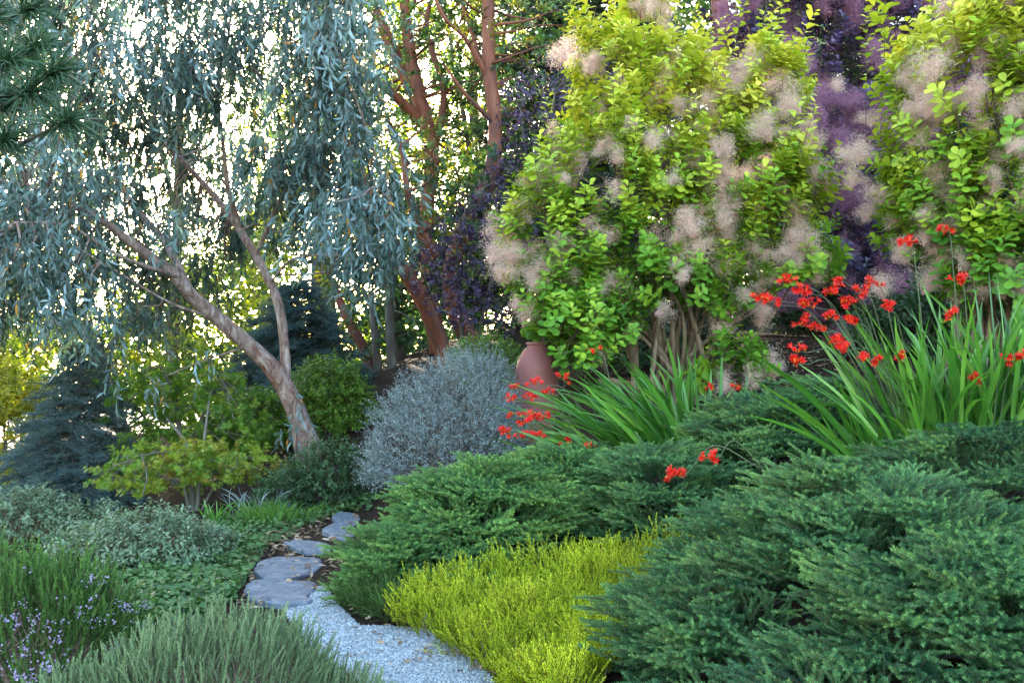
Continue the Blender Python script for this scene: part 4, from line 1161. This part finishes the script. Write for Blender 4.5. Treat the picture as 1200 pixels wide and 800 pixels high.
GM = 'red barked madrone trees on the slope'
leaf_tree('madrone_tree', 'madrone with several rusty red trunks fanning up above the centre', (515, 405, 18),
          [([(515, 408, 18), (503, 340, 18), (500, 250, 18), (506, 185, 18), (493, 130, 18), (462, 62, 18), (438, 8, 18), (425, -50, 18)], [.22, .19, .17, .17, .17, .14, .12, .1]),
           ([(503, 160, 18), (488, 100, 17.8), (478, 45, 17.7), (470, -40, 17.6)], [.2, .16, .13, .1]), ([(500, 150, 18), (462, 112, 17.5), (425, 82, 17), (395, 60, 16.8)], [.14, .11, .08, .05]),
           ([(505, 190, 18), (520, 110, 18.4), (500, 30, 18.6), (520, -40, 18.6)], [.1, .08, .06, .04])],
          [(380, -60), (570, -60), (580, 80), (560, 220), (540, 330), (460, 340), (430, 200), (380, 100)], 190, 17, 18.2, 111, OVAL, (.08, .13), M['mad'], M['madbark'], nl=70, crad=(.45, .45, .35), holes=[(415, 25, 22, 14), (440, 40, 14, 22), (520, 20, 14, 22), (550, 160, 14, 14)], group=GM, tint=.55, trs=.8)
leaf_tree('madrone_tree', 'madrone with a bare upright red trunk beside the golden smoke bush', (555, 408, 16.5),
          [([(558, 412, 16.5), (530, 350, 16.4), (532, 300, 16.3), (550, 256, 16.2), (574, 208, 16.2), (580, 150, 16.2), (573, 75, 16.2), (572, 0, 16.2), (578, -50, 16.2)], [.23, .19, .17, .16, .17, .15, .14, .13, .12]),
           ([(574, 95, 16.2), (545, 45, 16), (520, 20, 15.8), (500, -30, 15.7)], [.07, .05, .04, .03]), ([(578, 120, 16.2), (560, 60, 16.4), (540, 0, 16.5), (535, -40, 16.5)], [.05, .04, .03, .02]),
           ([(579, 145, 16.2), (545, 110, 15.9), (520, 75, 15.7)], [.05, .04, .02])],
          [(500, -60), (660, -60), (670, 60), (600, 200), (570, 260), (530, 330), (520, 240), (560, 150), (510, 60)], 95, 18, 17.0, 112, OVAL, (.08, .12), M['mad'], M['madbark'], nl=60, crad=(.4, .4, .3), holes=[(575, 130, 24, 60)], group=GM, tint=.55, trs=.8)
leaf_tree('madrone_tree', 'madrone whose peeling orange trunk leans left above the silver shrub', (527, 402, 15.6),
          [([(530, 408, 15.6), (500, 362, 15.5), (466, 303, 15.4), (452, 265, 15.4), (430, 225, 15.4), (415, 160, 15.5)], [.15, .13, .115, .10, .08, .05]),
           ([(510, 300, 15.6), (495, 270, 15.5), (478, 225, 15.4), (472, 180, 15.4), (460, 150, 15.3)], [.07, .065, .055, .045, .03]), ([(500, 285, 15.5), (470, 265, 15.2), (430, 248, 15)], [.03, .025, .012])],
          [(400, 120), (520, 150), (560, 260), (520, 330), (470, 270), (420, 260)], 36, 26, 15.4, 113, OVAL, (.07, .11), M['mad'], M['madbark'], nl=50, crad=(.35, .35, .3), group=GM, tint=.55)
leaf_tree('madrone_tree', 'madrone with red trunk partly hidden behind the golden smoke bush top', (850, 380, 17),
          [([(852, 385, 17), (855, 200, 17), (848, 60, 17), (843, 0, 17), (838, -50, 17)], [.2, .18, .16, .14, .12]), ([(852, 110, 17), (872, 50, 16.8), (880, -10, 16.7)], [.1, .08, .06])],
          [(740, -60), (960, -60), (950, 60), (900, 120), (780, 120)], 40, 28, 17.2, 114, OVAL, (.08, .12), M['mad'], M['madbark'], nl=60, group=GM, tint=.35)
# dark plums
leaf_tree('purple_plum_shrub', 'dark purple leaved shrub in front of the crooked red trunk', (545, 410, 14.5),
          [([(545, 415, 14.5), (540, 360, 14.4), (535, 300, 14.3), (545, 250, 14.3)], [.04, .03, .02, .01]), ([(548, 412, 14.5), (570, 350, 14.4), (585, 300, 14.4)], [.03, .02, .01])],
          [(500, 300), (520, 260), (600, 200), (620, 260), (600, 380), (540, 385), (490, 340)], 75, 14, 14.3, 115, OVAL, (.04, .065), M['plum'], M['darkbark'], nl=120, crad=(.3, .3, .2), tint=.4, cat='shrub', brr=.012, sigma=.3)
leaf_tree('purple_plum_shrub', 'dark purple leaved shrub under the conifer at top centre', (660, 400, 14.8),
          [([(660, 405, 14.8), (650, 300, 14.8), (640, 200, 14.8), (650, 110, 14.8)], [.06, .05, .035, .015]), ([(655, 330, 14.8), (620, 200, 14.8), (610, 130, 14.8)], [.03, .025, .012])],
          [(590, 190), (600, 110), (640, 70), (720, 50), (740, 130), (680, 180), (620, 220)], 55, 17, 14.8, 116, OVAL, (.04, .065), M['plum'], M['darkbark'], nl=110, crad=(.32, .32, .22), tint=.4, cat='shrub', brr=.012, sigma=.4)
# maples
leaf_tree('japanese_maple', 'small yellow green maple with layered leaves left of the path', (228, 600, 10.6),
          [([(226, 605, 10.6), (224, 560, 10.6), (218, 520, 10.6), (195, 490, 10.6)], [.03, .026, .02, .01]), ([(230, 605, 10.6), (234, 560, 10.6), (240, 510, 10.7), (245, 470, 10.8)], [.026, .022, .016, .008]),
           ([(224, 600, 10.6), (214, 560, 10.5), (200, 530, 10.4), (160, 535, 10.3)], [.022, .018, .012, .006]), ([(230, 580, 10.6), (262, 555, 10.4), (300, 545, 10.3)], [.014, .010, .005])],
          [(118, 560), (150, 530), (200, 520), (300, 530), (318, 548), (280, 562), (220, 570), (170, 578), (130, 572)], 60, 14, 10.4, 117, PALM, (.04, .065), M['maple'], M['greybark'], nl=90, crad=(.24, .28, .06), tint=.55, sigma=.3, brr=.010, flat=.2)
leaf_tree('green_maple', 'spreading fresh green maple behind the small layered maple', (200, 560, 13.2),
          [([(215, 565, 13.2), (212, 520, 13.2), (205, 470, 13.2), (190, 430, 13.2)], [.05, .04, .03, .015]), ([(212, 530, 13.2), (240, 480, 13), (260, 445, 12.9)], [.03, .02, .01]), ([(210, 530, 13.2), (170, 490, 13), (140, 470, 12.9)], [.03, .02, .01])],
          [(130, 470), (180, 430), (250, 430), (300, 460), (310, 520), (260, 550), (150, 530)], 105, 13, 13.0, 118, PALM, (.05, .085), M['maple'], M['greybark'], nl=80, crad=(.35, .35, .14), tint=.18, tvar=.12, sigma=.5, brr=.012, flat=.2)

# conifers
def conifer(label, base, top, width, seed, n, matn, name='blue_spruce', scale=1.0, group=None, tint=.45, nl=.02, nw=.005, droop=-.15):
    r = np.random.default_rng(seed)
    c0 = at(*base); c0[2] = float(ground(c0[0], c0[1]))
    tp = at(*top)
    root = empty(name, c0, label, 'tree', group)
    t = Geo(); tube(t, [c0 - np.array([0, 0, .1]), c0 * .5 + tp * .5, tp], [.12 * scale, .07 * scale, .01], sides=8, k=6)
    t.build('trunk', M['darkbark'], root, c0, smooth=True)
    H = tp[2] - c0[2]
    tpl = [spruce_spray(seed * 10 + i, n=17, nl=nl, nw=nw, L=.24, nsh=3, flat=0, up=.4, spread=1.1) for i in range(3)]
    g = Geo(); b = Geo()
    nb = int(n)
    for i in range(nb):
        h = (i + .5) / nb; h = h ** 1.25
        rad = width * (1 - h) ** .85 * r.uniform(.75, 1.12) + .05
        a = i * 2.39996 + r.normal(0, .2)
        o = c0 + (tp - c0) * (.06 + .94 * h)
        dv = np.array([math.cos(a), math.sin(a), 0])
        pts = np.array([o, o + dv * rad * .5 + np.array([0, 0, .06 * rad]), o + dv * rad + np.array([0, 0, droop * rad])])
        tube(b, pts, [.018 * scale, .01 * scale, .004], sides=4, k=3)
        m = max(3, int(rad / (.075 * scale)))
        s = np.linspace(.12, 1, m)
        p = (1 - s[:, None]) ** 2 * pts[0] + 2 * s[:, None] * (1 - s[:, None]) * pts[1] + s[:, None] ** 2 * pts[2]
        wd = .5 * rad * (1 - s) * .7
        lat = np.array([-dv[1], dv[0], 0])
        for sg in (-1, 0, 1):
            d = nrm(dv + sg * lat * .85 + r.normal(0, .2, (m, 3)) + np.array([0, 0, -.15]))
            sc_ = scale * r.uniform(.8, 1.3, m) * (.75 if sg else 1)
            k = r.integers(0, 3)
            g.inst(tpl[k], p, frames(d, np.array([0, 0, 1.]) + dv * .5 + r.normal(0, .35, (m, 3)), sc_), np.clip(tint + r.normal(0, .12, m), 0, 1))
            if sg:
                q = p + sg * lat * wd[:, None]
                g.inst(tpl[(k + 1) % 3], q, frames(d, np.array([0, 0, 1.]) + dv * .5 + r.normal(0, .35, (m, 3)), sc_), np.clip(tint + r.normal(0, .12, m), 0, 1))
    g.build('crown', M[matn], root, c0)
    b.build('branches', M['darkbark'], root, c0)
    return root
GB = 'blue spruces'
conifer('dark blue green spruce at the left beside the sunlit yellow shrub', (76, 640, 12.6), (100, 402, 12.6), 1.0, 121, 90, 'bluespruce', scale=.9, group=GB, tint=.68, nl=.022, nw=.006)
conifer('blue spruce behind the fork of the leaning eucalyptus trunk', (345, 520, 17.5), (350, 330, 17.5), 1.55, 122, 80, 'bluespruce', scale=1.2, group=GB, tint=.62, nl=.024, nw=.007)
GC = 'tall dark conifers on the slope behind'
for k, (b, tp, wd, l) in enumerate([((690, 385, 21), (690, -260, 21), 3.4, 'tall dark conifer behind the purple shrub at top centre'),
                                    ((960, 370, 22), (960, -300, 22), 3.4, 'tall dark conifer behind the purple smoke bush'), ((1150, 360, 20), (1150, -300, 20), 3.2, 'tall dark conifer behind the golden bush at right')]):
    conifer(l, b, tp, wd, 130 + k, 95, 'conifer', 'conifer_tree', scale=2.6, group=GC, nl=.022, nw=.008)

# far deciduous trees behind: back-lit
GF = 'leafy trees standing behind the madrones'
far = [((400, 470, 24), 290, 470, 110, 450, 'yellowtree', 'yellow green tree behind the eucalyptus with sunlight through it', .4, 330),
       ((560, 420, 24), 450, 660, -60, 340, 'yellowtree', 'yellow green tree glowing behind the red trunks', .5, 330),
       ((470, 440, 21), 380, 540, 230, 430, 'greentree', 'dark green tree behind the grey stems at the centre', .6, 400),
       ((600, 400, 20), 540, 720, 180, 400, 'greentree', 'dark green tree just left behind the big golden bush', .45, 400),
       ((150, 500, 23), -60, 270, 300, 480, 'yellowtree', 'pale yellow green tree low beyond the left side shrubs', .4, 520),
       ((200, 490, 27), 110, 310, 60, 330, 'olivetree', 'olive brown tree behind the middle of the eucalyptus crown', .3, 620),
       ((370, 480, 26), 300, 450, -80, 140, 'olivetree', 'tall olive green tree rising behind the top of the eucalyptus', .4, 380),
       ((-60, 500, 22), -140, 120, -80, 330, 'olivetree', 'olive tree crown high behind the pine boughs', .3, 430),
       ((1000, 370, 19), 880, 1250, 180, 380, 'greentree', 'dark green tree behind both golden smoke bushes', .4, 430)]
for k, (b, x0, x1, y0, y1, m, l, ti, dn) in enumerate(far):
    xm = (x0 + x1) / 2; d = b[2]
    leaf_tree('broadleaf_tree', l, b, [([(b[0], b[1] + 5, d), (xm, (y1 + y0) / 2, d), (xm, y0, d)], [.18, .12, .04]), ([(b[0] * .5 + xm * .5, (y1 * .7 + y0 * .3), d), (x0 * .7 + x1 * .3, y0 + 20, d)], [.08, .03]), ([(b[0] * .5 + xm * .5, (y1 * .6 + y0 * .4), d), (x0 * .25 + x1 * .75, y0 + 30, d)], [.08, .03])],
              [(x0, y1), (x0, y0 + 40), (x0 + 40, y0), (x1 - 40, y0), (x1, y0 + 40), (x1, y1)], int((x1 - x0) * (y1 - y0) / dn), 13, d, 140 + k, OVAL, (.10, .17), M[m], M['darkbark'], nl=54, crad=(.5, .6, .4), tint=ti, group=GF, sigma=1.2)

# slim grey and red stems at the centre
def bare(label, pts, rad, bark, seed):
    r = np.random.default_rng(seed)
    p = px_path(pts); p[0][2] = float(ground(p[0][0], p[0][1])) - .1
    c0 = p[0] + np.array([0, 0, .1])
    g = Geo(); tube(g, p, rad, sides=8, k=6, r=r, rough=.05)
    o = g.build('tree_trunk', bark, loc=c0, smooth=True); tag(o, label, 'trunk')
bare('thin rusty red trunk leaning left behind the bright green shrub', [(437, 440, 19), (425, 405, 19), (405, 370, 19), (390, 330, 19)], [.11, .10, .09, .07], M['madbark'], 151)
bare('slim grey trunk left of its twin behind the green shrub', [(443, 430, 18.5), (440, 395, 18.5), (434, 340, 18.5)], [.09, .08, .06], M['greybark'], 152)
bare('slim grey trunk right of its twin beside the silver shrub', [(460, 430, 18), (457, 390, 18), (455, 330, 18)], [.10, .085, .07], M['greybark'], 153)

# pine reaching in at the top left
def pine():
    r = np.random.default_rng(161)
    c0 = at(-330, 760, 5.2); c0[2] = float(ground(c0[0], c0[1]))
    root = empty('pine_tree', c0, 'pine with long dark needles reaching in at the top left', 'tree')
    top = c0 + np.array([.1, .1, 4.6])
    t = Geo(); tr = tube(t, [c0 - np.array([0, 0, .1]), c0 * .5 + top * .5, top], [.14, .11, .05], sides=10, k=8, r=r, rough=.05)
    t.build('trunk', M['darkbark'], root, c0, smooth=True)
    b = Geo(); g = Geo()
    tips = [(12, 70, 4.9), (82, 140, 4.7), (45, 55, 5.0), (70, 82, 4.8), (-20, 120, 4.8), (10, 165, 4.7), (40, 10, 5.1), (-10, 20, 5.0), (-40, 70, 4.9), (5, 120, 4.9), (40, 105, 4.8)]
    for q in tips:
        e = at(*q); s = nearest(tr, e[None] - np.array([[0, 0, .3]]))[0]
        mid = s * .4 + e * .6 + np.array([0, 0, -.12])
        c = tube(b, [s, mid, e], [.03, .014, .006], sides=6, k=6)
        dv = nrm(c[-1] - c[-4])
        n = 190
        d = nrm(dv * r.uniform(-.1, 1.1, (n, 1)) + rdir(r, n) * .85)
        p = e - dv * r.uniform(0, .09, (n, 1))
        L = r.uniform(.14, .24, n)
        sd = nrm(np.cross(d, rdir(r, n))) * .003
        sag = np.array([0, 0, -.03])
        m_ = p + d * (L * .5)[:, None]; e_ = p + d * L[:, None] + sag
        g.add(np.stack([p - sd, p + sd, m_ - sd, m_ + sd, e_], 1).reshape(-1, 3), (np.arange(n) * 5)[:, None] + np.array([[2, 3, 4]]), (np.arange(n) * 5)[:, None] + np.array([[0, 1, 3, 2]]), np.repeat(r.uniform(.1, .9, n), 5))
    b.build('branches', M['darkbark'], root, c0, smooth=True)
    g.build('needles', M['pine'], root, c0)
pine()

# ---- grass and iris tufts, yellow-green stalk
def tuft(name, label, px, py, d, n, sx, sy, L, W, matn, seed, spread=.35, cat='grass'):
    r = np.random.default_rng(seed)
    c = at(px, py, d); c[2] = float(ground(c[0], c[1]))
    b = np.stack([c[0] + r.normal(0, sx, n), c[1] + r.normal(0, sy, n), np.zeros(n)], -1); b[:, 2] = ground(b[:, 0], b[:, 1]) - .01
    d0 = nrm(np.array([0, 0, 1.]) + (b - c) * np.array([1, 1, 0]) * 1.5 + r.normal(0, spread * .6, (n, 3)))
    cv = r.normal(0, .25, (n, 3)); cv[:, 2] = -.2
    g = Geo(); blades(g, b, d0, r.uniform(*L, n), r.uniform(*W, n), r, np.clip(r.normal(.5, .2, n), 0, 1), cv, n=6)
    o = g.build(name, M[matn], loc=c, smooth=True); tag(o, label, cat)
tuft('grass_tuft', 'soft bright green grass tuft beside the stepping stones', 322, 612, 9.6, 420, .16, .12, (.16, .34), (.004, .008), 'grass', 171)
tuft('iris_tuft', 'small tuft of upright iris leaves below the layered maple', 248, 618, 9.3, 26, .05, .05, (.18, .34), (.012, .022), 'croc', 172, cat='iris')
tuft('silver_grass', 'pale silvery flower spikes beside the leaning trunk', 312, 592, 10.1, 70, .14, .1, (.25, .45), (.008, .014), 'silver', 173, cat='plant')
tuft('grass_tuft', 'few green blades poking up at the bottom edge left of the path', 232, 850, 3.2, 7, .02, .02, (.16, .28), (.007, .012), 'grass', 174)

# ------------------------------------------------------------------ far wood beyond the garden
def far_wood():
    r = np.random.default_rng(181)
    g = Geo()
    for poly, d0, d1, n, ti, cl in (
            ([(330, 480), (330, 400), (540, 330), (600, 150), (620, -20), (640, -160), (1500, -160), (1500, 420)], 27, 36, 1700, .35, 34),
            ([(-250, 475), (-250, 300), (-60, 270), (60, 350), (110, 400), (180, 330), (200, 310), (262, 310), (280, 240), (340, 230), (340, 480)], 30, 40, 700, .65, 30)):
        q = polypts(poly, n, r)
        C = np.array([at(a, b, d) for (a, b), d in zip(q, r.uniform(d0, d1, n))])
        m = n * cl
        P = np.repeat(C, cl, 0) + rdir(r, m) * r.uniform(.2, 1.0, (m, 1)) * np.array([1.1, 1.1, .8])
        t = np.repeat(ti + r.normal(0, .22, n), cl) + r.normal(0, .1, m)
        g.inst(OVAL, P, frames(rdir(r, m), rdir(r, m) + np.array([0, 0, .6]), r.uniform(.2, .36, m)), np.clip(t, 0, 1))
    o = g.build('far_wood', M['wood']); tag(o, 'dense dark green wood closing the view behind the garden', 'wood', kind='stuff')
far_wood()
